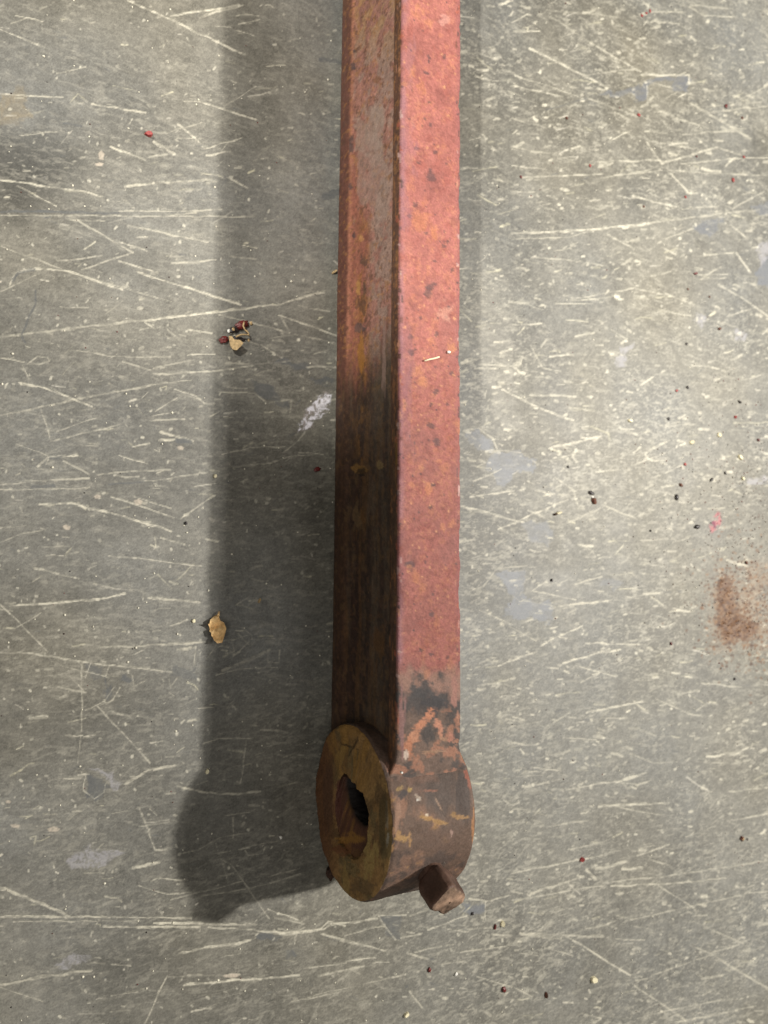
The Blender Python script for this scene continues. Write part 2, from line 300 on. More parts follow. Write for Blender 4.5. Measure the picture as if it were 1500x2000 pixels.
# long scratches of this table
def P(s): return [[tuple(map(float, q.split(','))) for q in t.split('>')] for t in s.split()]
LONG = [
 (z1, 3.6, .8, "750,0>1430,320 1000,90>1400,30 1200,90>1420,30 0,550>370,570 540,610>850,660 650,860>850,940 900,835>1020,900 1040,725>1165,830 0,1055>500,1120>600,1150 730,1090>900,1075 970,1070>1240,1050 1080,590>1180,600>1500,700 800,1590>1400,1780 0,1975>800,1880>1500,1800 60,1670>90,1600>200,1570>400,1590>720,1700 750,1320>1220,1420"),
 (z1, 2.3, .6, "0,170>230,265 1320,620>1500,510 1200,870>1420,810 1210,910>1350,890 100,1090>330,1205 700,1240>1300,1230 0,1262>1500,1270 450,1290>780,1480 0,1440>400,1590>1000,1770 330,1530>600,1500 480,1580>780,1480 700,1530>900,1590 0,1710>210,1610 980,1930>1050,1990 90,90>250,125 330,430>500,390 110,790>330,770 980,780>1180,715 350,1800>520,1800 1100,1930>1240,1950 1260,150>1350,160 1390,180>1490,210 400,1290>610,1295 700,1420>860,1470 1300,880>1340,830 1000,1540>1260,1525 1330,1040>1450,1100 1350,1500>1500,1520 850,1890>900,1920"),
 (z2, 3.2, .75, "100,280>340,400>560,520 850,640>980,700>1150,750 1040,600>1400,820 0,860>120,890>280,900 60,1040>350,1030>530,1020 880,960>1200,860 940,1030>1040,1130>1090,1130 710,1150>960,1215 800,1310>1100,1270>1450,1230 0,1370>400,1350>800,1310 460,250>560,310>760,420 790,830>880,960 370,1970>480,1950 760,440>1040,440>1040,490 0,1900>170,1895 780,770>910,780 1130,1495>1200,1490 10,180>160,180 650,1340>800,1315"),
 (z2, 2.2, .6, "230,100>560,310 20,440>420,580 430,440>740,400 800,480>950,520 790,500>790,610 0,500>300,570 450,580>740,680 0,690>100,730 600,660>700,710 1330,580>1500,500 1150,660>1500,620 1050,770>1350,770 560,830>700,760 920,850>1060,870 1200,860>1340,910 0,970>200,990 600,1030>880,1000 900,1000>1500,1030 1250,980>1290,930>1500,925 0,1120>130,1125 1300,1220>1480,1120 1080,1215>1200,1210 0,1400>340,1390>480,1350 560,1370>700,1450 880,1450>960,1490 900,1400>1060,1340 1080,1500>1300,1480 1280,1320>1380,1400 100,1500>400,1530>560,1560 1080,1610>1260,1610 1100,1640>1250,1630 380,1750>700,1690>950,1740 250,1780>470,1780 900,1720>1080,1790 790,1850>880,1820>1050,1850 1210,1660>1500,1850 1260,1860>1400,1810 580,1930>660,1980 1040,30>1290,50 1040,40>1120,90 1130,90>1290,100 200,60>620,100 820,70>1020,70 530,330>620,370 850,130>980,140 0,130>100,80 990,960>1330,930 350,1760>560,1745 1000,790>1370,750 620,170>760,230 500,950>860,940 1310,1480>1400,1600"),
 (z3, 3.6, .8, "0,455>500,350>980,260 110,265>250,290>400,350>540,405 940,550>1130,600 230,975>420,970>620,1020>1000,1130 60,1570>600,1530>730,1495 200,1350>340,1380 590,1815>1180,1785 0,1840>180,1850>500,1900>1000,1960 220,755>280,700>450,690 930,600>1030,595 1040,1830>1150,1815 1060,1060>1260,920 870,1525>1170,1550 120,275>210,285"),
 (z3, 2.2, .6, "400,70>560,90 560,95>700,110>1000,110 720,140>880,190 900,180>1130,130 980,260>1100,250 300,290>390,340 330,545>560,465 300,605>700,510 470,625>570,635 780,640>880,615 270,740>290,700 370,720>520,800 100,620>280,690 0,860>150,850 150,835>520,825 0,890>500,880 570,800>1000,770 850,840>1160,800 650,930>1020,1050 790,930>1000,1000 0,1115>150,1100 0,1200>120,1150>250,1130 940,1170>1080,1210 250,1225>410,1220 270,1275>370,1275 340,1390>460,1410 550,1440>640,1460 640,1275>1180,1335 80,1705>240,1610 0,1560>280,1840 1150,1810>1140,1920 160,150>230,155>290,130>280,110>220,110>180,140>160,150 240,420>300,600 130,160>170,240 1100,100>1260,95 1020,300>1150,340>1200,385>1260,385 890,460>1030,430 910,430>1040,350 880,485>1080,480 0,120>140,140 480,1990>480,1920>460,1900 530,1910>500,1990 620,1980>640,1920 400,1930>640,1990 700,690>860,740"),
 (z4, 3.4, .75, "200,250>340,320>480,380>550,400 340,280>560,285 430,540>690,480 880,230>940,190 920,550>1020,500 50,775>260,745 180,935>310,880>520,790 0,820>120,850>300,900 480,920>640,850 700,820>850,880 570,1010>640,1015 480,1310>740,1280 820,1265>970,1245 560,1200>690,1165 430,1480>590,1405 180,1600>370,1535 500,1590>650,1545>780,1520"),
 (z4, 2.2, .6, "430,90>520,80 350,50>400,150>490,160 70,150>170,150 90,130>280,140 450,590>560,570 660,655>770,645 1000,660>1070,625 170,870>270,890 460,680>560,750 550,750>570,820>600,825 880,990>990,985 0,1000>60,985 350,1235>560,1280 240,1410>370,1480 610,1490>880,1495 110,1210>170,1130>320,1110 20,455>90,440>160,490>175,550 180,550>300,560>380,620 840,620>1000,560 230,140>290,130>300,90 1130,130>1260,150 620,870>680,830 300,1280>460,1310 90,1330>250,1400 560,1600>760,1650 900,590>1000,600 330,840>460,900 340,1240>420,1190 720,430>850,450 60,700>200,640"),
 (z5, 4.6, .75, "720,620>850,540>1000,515 0,1215>220,1300>400,1380 0,1385>630,1385 0,1780>240,1730>520,1690 1030,1595>1200,1560>1440,1520 920,1420>1470,1430 1100,1930>1210,1910 170,245>270,235 770,1100>920,1075 1060,1775>1370,1745>1470,1740 600,1440>1150,1445"),
 (z5, 2.3, .6, "400,0>480,90 470,0>470,250>450,510 330,60>490,100 490,200>600,140>660,60 560,180>720,340>860,500 480,350>550,340 800,760>890,1000>960,1000 800,865>970,840 80,1410>800,1410 640,1385>1100,1390 800,1205>960,1255>1100,1240 640,1330>720,1325 640,1660>750,1665 520,1650>600,1650 1080,1720>1230,1720 830,2000>960,1720 960,1730>1100,1725 630,1930>740,1920 640,1840>790,1815 490,570>480,660>540,710>600,670>610,620 600,140>610,165>650,140>690,60 490,1130>600,1135 920,1160>1080,1175 950,465>1030,460 1290,1610>1370,1600 0,1790>250,1870 760,0>770,60>830,30 970,20>980,65>1020,10 1080,260>1120,250 1140,185>1230,180 360,590>460,590 660,215>740,230 640,790>730,775 860,765>900,800"),
 (z6, 4.2, .7, "430,210>750,150 1120,465>1280,450>1380,405 600,610>770,560 500,750>770,735 480,1115>650,1065 110,1250>300,1190>410,1155 430,1115>480,1165 570,1210>800,1200>1230,1165 100,1480>520,1500 1090,1740>1210,1720 980,100>1070,90 50,1480>280,1510 640,1110>750,1100"),
 (z6, 2.4, .55, "0,290>150,265 190,295>330,210 830,140>1010,215>1090,230 300,355>480,370>520,410 510,240>660,240 590,390>660,370 740,310>830,345 660,440>800,500 590,610>720,625>800,600 800,500>920,500 1110,495>1300,505 310,655>590,605 30,580>180,570 620,760>880,800 660,740>900,730 1250,665>1470,640 1280,830>1470,790 240,860>440,830 320,1000>460,970 0,1135>400,1055>520,1030 720,1030>900,970 0,1240>60,1250 0,1290>300,1240>520,1205 580,1180>820,1160>1300,1090>1470,1060 790,1050>910,1090 840,1200>1050,1340 1120,1305>1360,1250>1470,1240 680,1400>1000,1330>1120,1305 430,1450>560,1430 1040,1380>1120,1375 1040,1410>1330,1540 320,1500>680,1720 430,1570>680,1720 700,1775>1000,1980 190,1560>350,1610 50,1590>150,1605 1020,1545>1150,1600>1470,1800 1200,1640>1470,1790 810,1720>1150,1600 1150,1590>1300,1545 710,1750>780,1740 780,1950>1200,1860 900,2000>1400,1900 400,1940>510,1965 0,1780>120,1840 1090,40>1330,70 850,60>900,50 570,1440>600,1450 850,170>940,150 150,320>210,340 1060,200>1130,150 700,1440>800,1450 590,1510>760,1520"),
 (z7, 3.2, .75, "0,700>260,680>460,660 100,660>170,660 690,595>830,577 560,665>780,620 580,460>720,500>880,545 620,415>840,385 990,555>1090,585 1090,440>1280,370 1000,740>1060,820 1290,285>1400,300>1480,270 250,445>400,460>580,440>620,410"),
 (z7, 2.2, .6, "480,630>690,600 820,600>900,600 680,470>870,420 850,370>980,365 1000,370>1090,345 970,480>1060,455 1030,550>1160,520 1130,610>1260,590 1250,550>1500,520 790,700>980,660 500,770>700,720 1330,670>1500,720 1370,300>1370,380 1280,440>1400,430 1400,465>1500,468 0,520>150,520>250,480 340,440>380,470>450,460 310,340>480,400 440,470>440,510 850,375>890,440>930,490 420,790>650,745 1160,430>1280,450"),
 (z8, 3.0, .7, "0,240>480,185>900,130>1250,40 210,0>640,130 480,200>1000,340 920,210>1340,360 0,640>480,620>720,580 780,420>940,520"),
 (z8, 2.2, .5, "850,380>1040,350>1340,420 1060,140>1290,180 1060,80>1250,35 530,560>700,570 1130,590>1340,590 740,570>1000,540 540,740>680,750 480,770>740,780>820,850 850,850>1010,820>1000,920 500,1230>700,1180>960,1170 590,1320>840,1290>1000,1240 1060,1210>1240,1230 960,1280>1020,1240>1200,1230 1110,1060>1060,1130>960,1210 1170,490>1280,460 930,220>1000,330"),
 (z9, 3.2, .65, "0,390>150,360 170,510>250,530>480,570>780,550 840,1170>1070,1110 0,1470>280,1480 0,1510>360,1510 0,1540>340,1535 390,1520>640,1520 400,1540>740,1555 740,1600>780,1570>950,1580>1220,1550>1280,1500>1400,1530 890,1470>1100,1510 1230,1590>1500,1670"),
 (z9, 2.1, .45, "370,190>480,155>720,165 680,170>640,480 90,565>160,560 310,500>390,470 330,970>480,890>720,840 200,1000>330,970 460,930>480,1000>570,980 580,740>580,890 660,960>690,1020>800,1000>820,950 620,970>940,900 490,1040>570,1080>850,1480 350,1310>690,1260>1070,1150 120,1340>320,1290>640,1210 910,1550>1040,1580>1110,1540 1050,1570>1040,1640 510,1080>540,1200 610,1090>740,1130 620,1160>700,1260 520,720>700,700"),
 (z10, 2.0, .45, "480,960>600,790 800,740>840,910>1040,720 1260,850>1260,1000>1400,1010>1410,850 0,760>460,740 680,730>830,720>1000,660 870,260>1000,180 930,560>1050,640>1060,700>1460,690 600,1170>900,1090>1380,1060"),
 (z10, 5.5, .45, "690,1110>880,1030>1280,850"),
]
for z, wd, a, s in LONG:
    for p in P(s): stroke(z(p), wd * rng.uniform(.8, 1.2), a * rng.uniform(.8, 1.1), np.array(CREAM) * rng.uniform(.8, 1.1), .65)
for z, wd, s in [(z1, 4, "0,1242>250,1238>520,1248>700,1250"), (z1, 4, "210,1700>205,1780>130,1960"), (z1, 5, "70,1650>110,1600>200,1580"),
                 (z3, 6, "190,875>310,865"), (z3, 3, "640,860>850,840"), (z3, 4, "290,705>360,700"), (z3, 9, "1040,600>1110,610"), (z3, 6, "130,0>150,30"),
                 (z2, 2, "200,640>440,580"), (z1, 3, "370,720>480,740"), (Z(560, 0, .293), 7, "230,395>370,415"), (Z(560, 0, .293), 14, "260,1310>350,1280"),
                 (z5, 3, "600,10>620,90")]:
    for p in P(s): stroke(z(p), wd, .75, DARK, .3)
# wide pale chips in the coating
for x, y, r_, a_ in [(30,1612,9,4),(105,1620,13,5),(130,1030,7,5),(197,303,6,9),(195,320,8,4),(15,1567,6,3),(270,980,8,6),(352,875,7,4),(190,970,7,4),(452,1905,16,4)]:
    poly([(x - r_, y - a_ * .3), (x, y - a_), (x + r_, y - a_ * .2), (x + r_ * .6, y + a_), (x - r_ * .7, y + a_ * .8)], (.52, .45, .36), .85, 2, .3, 5, .6, 3)
# white paint smear, rust powder stain, small red smear
sm = [(1060,1020),(1090,960),(1120,900),(1160,850),(1220,780),(1290,770),(1280,830),(1250,900),(1220,950),(1160,970),(1130,1030),(1100,1060),(1060,1060)]
poly(z8(sm), (.34, .29, .27), .75, 8, .8, 5, .5, 16); poly(z8(sm), (.85, .83, .89), 1, 5, 1.0, 7, .5, 14); poly(z8([(1170,880),(1230,790),(1285,775),(1275,830),(1215,930),(1180,930)]), (.9, .88, .93), .95, 4, .7, 5, .5, 12)
rs = [(1250,1190),(1330,1200),(1350,1300),(1400,1370),(1450,1410),(1440,1460),(1300,1490),(1240,1440),(1260,1380),(1240,1260)]
poly(z4([(1230,1150),(1400,1130),(1600,1080),(1600,1480),(1470,1500),(1300,1510),(1225,1460)]), (.30, .20, .12), .45, 70, .7, 14, .6, 24)
poly(z4([(1270,1210),(1320,1230),(1330,1320),(1380,1400),(1420,1430),(1330,1470),(1270,1430),(1275,1340)]), (.22, .115, .052), .8, 30, .5, 10, .75, 18)
RC = [(.06, .024, .011), (.11, .05, .02), (.15, .072, .03), (.23, .13, .065)]
rp = np.array(z4([(1280,1200),(1310,1250),(1285,1300),(1320,1350),(1285,1400),(1330,1410),(1310,1450),(1365,1440),(1410,1420),(1350,1390)]))
for i in range(3900):                                             # rust powder, thick in the middle and thinning outwards
    b = rp[rng.integers(len(rp))]; f_ = abs(rng.normal(0, 1)); a = rng.uniform(0, 6.28); u_ = rng.random() < .22
    x = b[0] + (math.cos(a) * f_ * 11 if not u_ else rng.normal(35, 45)); y = b[1] + (math.sin(a) * f_ * 14 if not u_ else rng.normal(-15, 55))
    stroke([(x, y), (x + rng.normal(0, 1.5), y + rng.normal(0, 1.5))], rng.uniform(1.4, 4.6), rng.uniform(.4, .95), RC[rng.integers(4)], .2)
poly([(1383,1030),(1392,1012),(1402,1000),(1408,1010),(1400,1030),(1398,1042)], (.40, .07, .09), .8, 6, 1.0, 5, .5, 9)
stroke([(1394,1022), (1396,1028)], 8, .9, (.16, .01, .05), .1)

wz = np.array(hgt); wz[0, :] = wz[-1, :] = 0; wz[:, 0] = wz[:, -1] = 0
co = np.stack([X, Y, wz], -1).reshape(-1, 3) * S
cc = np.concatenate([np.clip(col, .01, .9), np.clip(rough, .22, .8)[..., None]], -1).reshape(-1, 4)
q = grid_quads(len(gx), len(gy))[:, ::-1]
ni, nj = len(gx), len(gy)
corners = [0, nj - 1, (ni - 1) * nj, ni * nj - 1]                # (left,top) (left,bottom) (right,top) (right,bottom)
OUT = 45.0
ext = np.array([[-OUT, OUT, 0], [-OUT, -OUT, 0], [OUT, OUT, 0], [OUT, -OUT, 0]]) * S
co = np.concatenate([co, ext]); b0 = len(cc)
cc = np.concatenate([cc, np.tile([*BASE * 1.05, .5], (4, 1))])
q = np.concatenate([q, [[b0, b0 + 1, corners[1], corners[0]], [b0 + 1, b0 + 3, corners[3], corners[1]],
                        [b0 + 3, b0 + 2, corners[2], corners[3]], [b0 + 2, b0, corners[0], corners[2]]]])
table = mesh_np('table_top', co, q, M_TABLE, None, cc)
table['kind'] = 'structure'
print('table', len(co))

# ------------------------------------------------------------------ the iron lever
lever = bpy.data.objects.new('iron_lever', None); C.objects.link(lever)
tag(lever, 'red painted rusty iron bar with dark ring-shaped end, lying on scratched grey table', 'lever')
HH, TT, BB, DX = 0.842, 0.434, 0.554, 0.023
# ---- arm: side recessed between an upper and a lower flange
prof = [(-.30, -HH), (-TT + .03, -HH + .005), (-TT - .012, -HH + .03), (-TT - .012, -HH + .16), (-TT, -HH + .27), (-TT + .015, -HH + .31), (-TT + .035, -HH + .36),
        (-TT + .055, -HH + .5), (-TT + .075, 0.1), (-TT + .085, HH - .33), (-TT + .075, HH - .26), (-TT + .03, HH - .225), (-TT + .004, HH - .19), (-TT, HH - .07), (-TT + .003, HH - .02), (-TT + .022, HH - .003),
        (-TT + .06, HH)]
left = np.array(prof); right = left[::-1].copy(); right[:, 0] *= -1.035
pp = np.concatenate([left, right])
seg = np.r_[0, np.cumsum(np.hypot(*np.diff(pp, axis=0).T))]
NP_ = 210
u = np.linspace(0, seg[-1], NP_); px_ = np.interp(u, seg, pp[:, 0]); pz_ = np.interp(u, seg, pp[:, 1])
NY = 1100
yy = np.concatenate([np.linspace(.30, 11, 1000), np.linspace(11.05, 15, NY - 1000)])
AX = np.repeat(px_[None], NY, 0) * (1 + .24 * ss(.86, .50, yy) ** 2)[:, None]; AZ = np.repeat(pz_[None], NY, 0); AY = np.repeat(yy[:, None], NP_, 1)
U = np.repeat(u[None], NY, 0)
nr = (fbm(U, AY, 2, 3, 2) - .5) * .014 + (fbm(U, AY, 16, 3, 4) - .5) * .006
edge = np.exp(-((np.hypot(np.abs(AX) - TT, AZ - HH)) / .06) ** 2)
nr -= edge * np.clip(fbm(U * 0, AY, 4, 4, 6) - .48, 0, 1) * .09
cenx = np.clip(AX, -.2, .2); cenz = np.clip(AZ, -HH + .25, HH - .25)
dx_, dz_ = AX - cenx, AZ - cenz; L = np.hypot(dx_, dz_) + 1e-6
isw = (np.abs(AZ) < HH - .2)
nxv = np.where(isw, np.sign(AX), dx_ / L); nzv = np.where(isw, 0, dz_ / L)
ax = AX + nxv * nr + DX + .006 * np.sin(AY * .7); az = AZ + nzv * nr
pos = np.stack([ax, AY, az + 1], -1)
QX, QY = seen(pos)
top = (AZ > HH - .03) | ((AZ > HH - .08) & (AX > 0))
lefts = (AX < 0) & ~top
# top face: pink-red paint
a_c = np.zeros(AX.shape + (3,)); a_r = np.full(AX.shape, .45)
n1 = fbm(AX, AY, 4, 5, 1); n2 = fbm(AX * 1.6, AY * .9, 7, 4, 3); n3 = fbm(AX, AY, 24, 3, 5); n4 = fbm(AX, AY, 2.1, 4, 7)
red = np.array([.355, .128, .106])
c = red * (1 + .5 * (n1 - .5) + .35 * (n3 - .5))[..., None]
c = mixc(c, (.44, .17, .09), .45 * ss(.52, .70, n2) * ss(.4, .6, n3))
c = mixc(c, (.44, .17, .13), .4 * ss(.55, .75, n4))
c = mixc(c, (.30, .085, .065), .4 * ss(.56, .74, fbm(AX, AY, 9, 4, 9)))
c = mixc(c, (.50, .22, .13), .4 * ss(.56, .66, fbm(AX, AY, 30, 3, 2)) * ss(.35, .6, n1))
c = mixc(c, (.22, .07, .06), .45 * ss(.58, .68, fbm(AX, AY, 26, 3, 8)))
c = mixc(c, (.30, .14, .155), .6 * ss(-.30, -.41, AX) * ss(.35, .6, n1))
c = mixc(c, (.27, .10, .10), .5 * ss(.34, .42, AX))
c *= (1 - .20 * ss(300, 1100, QY))[..., None]                    # darker towards the ring
wornd = ss(1322, 1362, QY + 130 * (fbm(AX, AY, 6, 5, 8, .65) - .5) - 25 * ss(.15, .4, AX))
darkc = np.array([.135, .090, .070]) * (1 + .8 * (n1 - .5) + .7 * (n3 - .5))[..., None]
darkc = mixc(darkc, (.055, .047, .046), .9 * ss(1425, 1380, QY + 90 * (n2 - .5)))
darkc = mixc(darkc, (.06, .05, .047), .8 * ss(.53, .62, fbm(AX, AY, 5, 4, 3)))
darkc = mixc(darkc, (.34, .16, .10), .7 * ss(.57, .66, fbm(AX, AY, 8, 4, 5)) * ss(1370, 1400, QY))
c = mixc(c, (.24, .16, .12), ss(1290, 1330, QY + 50 * (n2 - .5)) * .7)
c = c * (1 - wornd[..., None]) + darkc * wornd[..., None]
ctop = c
# left side: thin worn paint over brown iron
s1 = fbm(AZ * 3, AY * .7, 2, 4, 2); s2 = fbm(AZ, AY, 6, 5, 4); s3 = fbm(AZ * 2, AY, 18, 3, 6); s4 = fbm(AZ * 7, AY * .5, 1.4, 3, 1)
c = np.array([.30, .145, .112]) * (1 + .6 * (s1 - .5) + .5 * (s3 - .5))[..., None]
c = mixc(c, (.30, .21, .17), .75 * ss(.42, .62, s2 + .2 * (AZ - .1)))
c = mixc(c, (.29, .105, .070), .9 * ss(.05, -.25, AZ + .5 * (s1 - .5)) * ss(150, 420, QY))
c = mixc(c, (.36, .20, .08), .7 * ss(150, 0, QY) * ss(.4, .6, s2))
band = np.exp(-((AZ + .18) / .16) ** 2)
c = mixc(c, (.10, .045, .025), ss(.52, .62, s3) * band * ss(420, 650, QY) * .8)
c = mixc(c, (.30, .125, .035), .8 * ss(.46, .62, s2) * band * ss(380, 480, QY) * (1 - ss(1000, 1100, QY)))
dk = ss(650, 800, QY + 150 * (s4 - .5) + 60 * (s1 - .5) + 60 * ss(-.05, .1, AZ))  # lower stretch: shadow on the side painted in, along with darker grimy iron
dirt_shade = (np.array([.036, .025, .017]) + np.array([.026, .021, .014]) * ss(-.05, .25, AZ)[..., None]) * (1 + .8 * (s1 - .5) + .7 * (s3 - .5))[..., None]
dirt_shade = mixc(dirt_shade, (.16, .075, .022), ss(.5, .66, s2) * band * (1 - ss(1050, 1180, QY)) * .9)
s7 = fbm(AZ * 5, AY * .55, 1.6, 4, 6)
dirt_shade = mixc(dirt_shade, (.024, .016, .012), .8 * ss(.46, .62, s7)); dirt_shade = mixc(dirt_shade, (.095, .070, .045), .7 * ss(.56, .68, fbm(AZ * 4, AY * .6, 2.2, 4, 9)))
dirt_shade = mixc(dirt_shade, (.018, .012, .010), np.exp(-((AZ + .24) / .17) ** 2) * ss(1020, 1180, QY + 60 * (s1 - .5)) * .9)
dirt_shade = mixc(dirt_shade, (.10, .055, .022), ss(.58, .7, s4) * .7)
c = c * (1 - .92 * dk[..., None]) + dirt_shade * .92 * dk[..., None]
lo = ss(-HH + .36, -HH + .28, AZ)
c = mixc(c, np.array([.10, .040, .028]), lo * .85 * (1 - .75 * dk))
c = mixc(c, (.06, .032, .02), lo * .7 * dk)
ridge = np.exp(-((AZ + HH - .315) / .03) ** 2)
c = mixc(c, (.42, .18, .11), ridge * .6 * (1 - dk))
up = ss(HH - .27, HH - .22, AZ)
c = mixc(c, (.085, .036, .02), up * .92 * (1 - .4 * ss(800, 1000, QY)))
c = mixc(c, (.30, .13, .05), up * .6 * ss(.56, .68, fbm(AZ * 3, AY, 9, 3, 3)))
s5 = fbm(AZ, AY, 26, 3, 9); s6 = fbm(AZ, AY, 12, 4, 10)
c = c * (1 + .45 * (s5 - .5) + .5 * (s6 - .5))[..., None]
c = mixc(c, (.10, .048, .03), .65 * ss(.60, .70, s6) * (1 - .7 * dk)); c = mixc(c, (.36, .17, .06), .45 * ss(.60, .70, fbm(AZ, AY, 17, 4, 5)) * (1 - .75 * dk))
c = mixc(c, (.13, .075, .035), .6 * ss(.60, .72, fbm(AZ * 1.5, AY * .8, 10, 4, 7)) * dk)
cleft = c
side_r = np.array([.12, .045, .035]) * (1 + .6 * (s1 - .5))[..., None]
a_c = np.where(top[..., None], ctop, np.where(lefts[..., None], cleft, side_r))
# rounded upper left edge: patchy purple-grey
eg = np.exp(-((AX + TT - .03) / .035) ** 2) * ss(HH - .05, HH - .01, AZ)
a_c = mixc(a_c, (.33, .17, .19), eg * .55 * (1 - wornd) * ss(.35, .55, fbm(AX, AY, 2.5, 3, 5)))
a_r = np.where(lefts, .50, .70) + .2 * (n1 - .5)
hh_ = np.zeros_like(AX)
def dab(C_, qx, qy, mask, x, y, rx, ry, colr, a=.85, ang=0, ns=0.45, depth=None, dv=0.0):
    ca, sa = math.cos(math.radians(ang)), math.sin(math.radians(ang))
    X_, Y_ = qx - x, qy - y
    d = np.hypot((X_ * ca + Y_ * sa) / rx, (-X_ * sa + Y_ * ca) / ry)
    near = d < 2.2
    al = np.zeros(qx.shape)
    al[near] = ss(1.25, .75, d[near] + ns * 2 * (fbm(qx[near] / max(2.5, rx * .6) + x, qy[near] / max(2.5, ry * .6), 1, 3, 4) - .5)) * a
    al = al * mask
    C_[...] = mixc(C_, colr, al)
    if depth is not None: depth -= al * dv
PIT = (.055, .045, .05)
tm = top.astype(float); lm = lefts.astype(float)
for x, y, rx, ry in [(838,112,3,6),(826,60,2.5,3),(832,142,5,4),(836,145,3,3),(841,245,5,5),(838,200,2.5,3),(814,290,6,4),(851,297,6,4),(843,345,9,9),(841,332,4,4),(812,400,6,5),(800,232,3,3),(800,422,4,5),
        (866,480,5,4),(832,455,3,3),(874,472,3.5,4),(850,510,2.5,3),(883,527,4,5),(842,558,12,6),(835,572,8,9),(802,658,5,5),(805,688,9,7),(852,653,4,5),(851,766,7,5),(842,831,8,7),(852,863,8,7),
        (846,947,5,5),(841,991,5,4),(831,1098,2.5,4),(802,1103,10,10),(843,1200,6,5),(822,1270,4,4),(842,1278,5,4),(875,1284,3,4),(845,1160,3,3),(868,112,3,4),(830,232,2.5,3),(818,318,5,4),(877,600,3,3),(872,620,3,3),(822,620,3,4),(882,730,4,5),(874,790,3,3),(842,790,3,5)]:
    dab(a_c, QX, QY, tm, x, y, rx * .95, ry * .95, PIT, .6, rng.uniform(-40, 40), .8, hh_, .003)
for i in range(170):
    x = rng.uniform(785, 898); y = rng.uniform(0, 1320); r_ = rng.uniform(1, 2.3)
    dab(a_c, QX, QY, tm, x, y, r_, r_ * rng.uniform(.8, 1.6), PIT if rng.random() < .5 else (.55, .27, .14), rng.uniform(.4, .85))
for i in range(60):
    x = rng.uniform(785, 898); y = rng.uniform(0, 1320)
    dab(a_c, QX, QY, tm, x, y, rng.uniform(3, 9), rng.uniform(4, 14), (.20, .07, .06) if rng.random() < .5 else (.50, .21, .10), rng.uniform(.2, .5), 0, .8)
for x, y, rx, ry, cl in [(868,612,12,16,(.60,.33,.24)),(805,140,5,10,(.52,.23,.10)),(823,170,8,14,(.50,.20,.09)),(846,455,7,12,(.55,.22,.08)),(820,430,14,20,(.48,.19,.08)),(868,40,10,10,(.62,.36,.30)),
        (800,290,14,40,(.27,.13,.15)),(800,110,9,40,(.29,.14,.15)),(795,420,7,40,(.27,.13,.15)),(800,700,9,60,(.24,.11,.12)),(797,800,8,60,(.23,.11,.13))]:
    dab(a_c, QX, QY, tm, x, y, rx, ry, cl, .35, 0, 1.1)
for i in range(150):                                              # nicks along both edges
    x = (783 - 7 * 0 + rng.normal(0, 3)) if rng.random() < .6 else 897 + rng.normal(0, 2.5); y = rng.uniform(0, 1420); x -= (6 * y / 1400 if x < 840 else 3 * y / 1400)
    dab(a_c, QX, QY, np.ones_like(tm), x, y, rng.uniform(1.2, 3), rng.uniform(2, 9), [(.10, .045, .03), (.07, .05, .05), (.46, .22, .14), (.50, .33, .30), (.36, .10, .06)][rng.integers(5)], rng.uniform(.4, .85), 0, .8, hh_, .004)
# flaked orange and dark bits where the paint ends
for x, y, rx, ry, cl, an in [(846,1386,6,9,(.48,.20,.11),25),(838,1398,10,7,(.46,.20,.12),-30),(822,1416,17,9,(.44,.19,.11),-48),(806,1440,14,10,(.42,.20,.12),-55),(797,1458,8,18,(.38,.16,.09),0),(786,1410,5,60,(.22,.12,.11),0),
        (856,1418,6,10,(.44,.20,.13),-25),(860,1436,4,9,(.40,.19,.12),-10),(868,1444,10,4,(.28,.16,.10),0),(880,1440,6,8,(.36,.16,.11),20),(890,1448,6,5,(.30,.15,.10),0),(888,1352,5,30,(.30,.15,.12),0),(845,1468,20,3,(.28,.17,.11),-4),(793,1474,4,9,(.5,.4,.33),0),
        (836,1436,15,17,(.06,.05,.047),0),(850,1370,24,16,(.05,.045,.047),10),(820,1350,22,16,(.055,.05,.05),0)]:
    dab(a_c, QX, QY, tm, x, y, rx, ry, cl, .9, an, 1.1)
for x, y, rx, ry, cl in [(692,100,4,3,PIT),(690,130,5,7,PIT),(686,285,4,16,PIT),(684,365,4,6,PIT),(740,108,3,5,(.2,.08,.04)),(738,155,8,8,(.22,.1,.05)),(752,285,4,6,(.14,.06,.03)),(730,298,3,5,(.14,.06,.03)),(692,460,4,6,PIT),(706,466,4,6,(.5,.25,.1)),
        (710,510,6,9,(.09,.05,.04)),(700,562,5,12,(.42,.22,.07)),(712,565,3,16,(.08,.05,.03)),(708,595,6,18,(.1,.05,.03)),(703,640,12,10,(.09,.06,.06)),(705,690,8,30,(.34,.15,.03)),(742,908,7,8,(.26,.18,.08)),(700,915,14,9,(.26,.14,.04)),
        (706,922,8,7,(.015,.008,.006)),(698,1010,9,24,(.16,.10,.05)),(776,880,5,26,(.22,.12,.03)),(742,1250,10,30,(.13,.065,.025)),(760,1230,3,10,(.015,.01,.01)),(750,700,4,70,(.26,.17,.14)),(726,260,26,40,(.36,.28,.23)),(735,350,28,70,(.33,.24,.20))]:
    dab(a_c, QX, QY, lm, x, y, rx, ry, cl, .75 if rx < 20 else .45, 0, .8 if rx < 20 else 1.4)
a_c *= np.where(lefts, 1 + .30 * (s5 - .5) + .25 * (fbm(AZ, AY, 40, 2, 3) - .5), 1)[..., None]
az2 = az - hh_ * 1.0 * 0 + np.where(top, hh_, 0)
pos = np.stack([ax, AY, az2 + 1], -1)
quads = grid_quads(NY, NP_, False)
wrap = np.stack([np.arange(NY - 1) * NP_ + NP_ - 1, np.arange(1, NY) * NP_ + NP_ - 1, np.arange(1, NY) * NP_, np.arange(NY - 1) * NP_], -1)
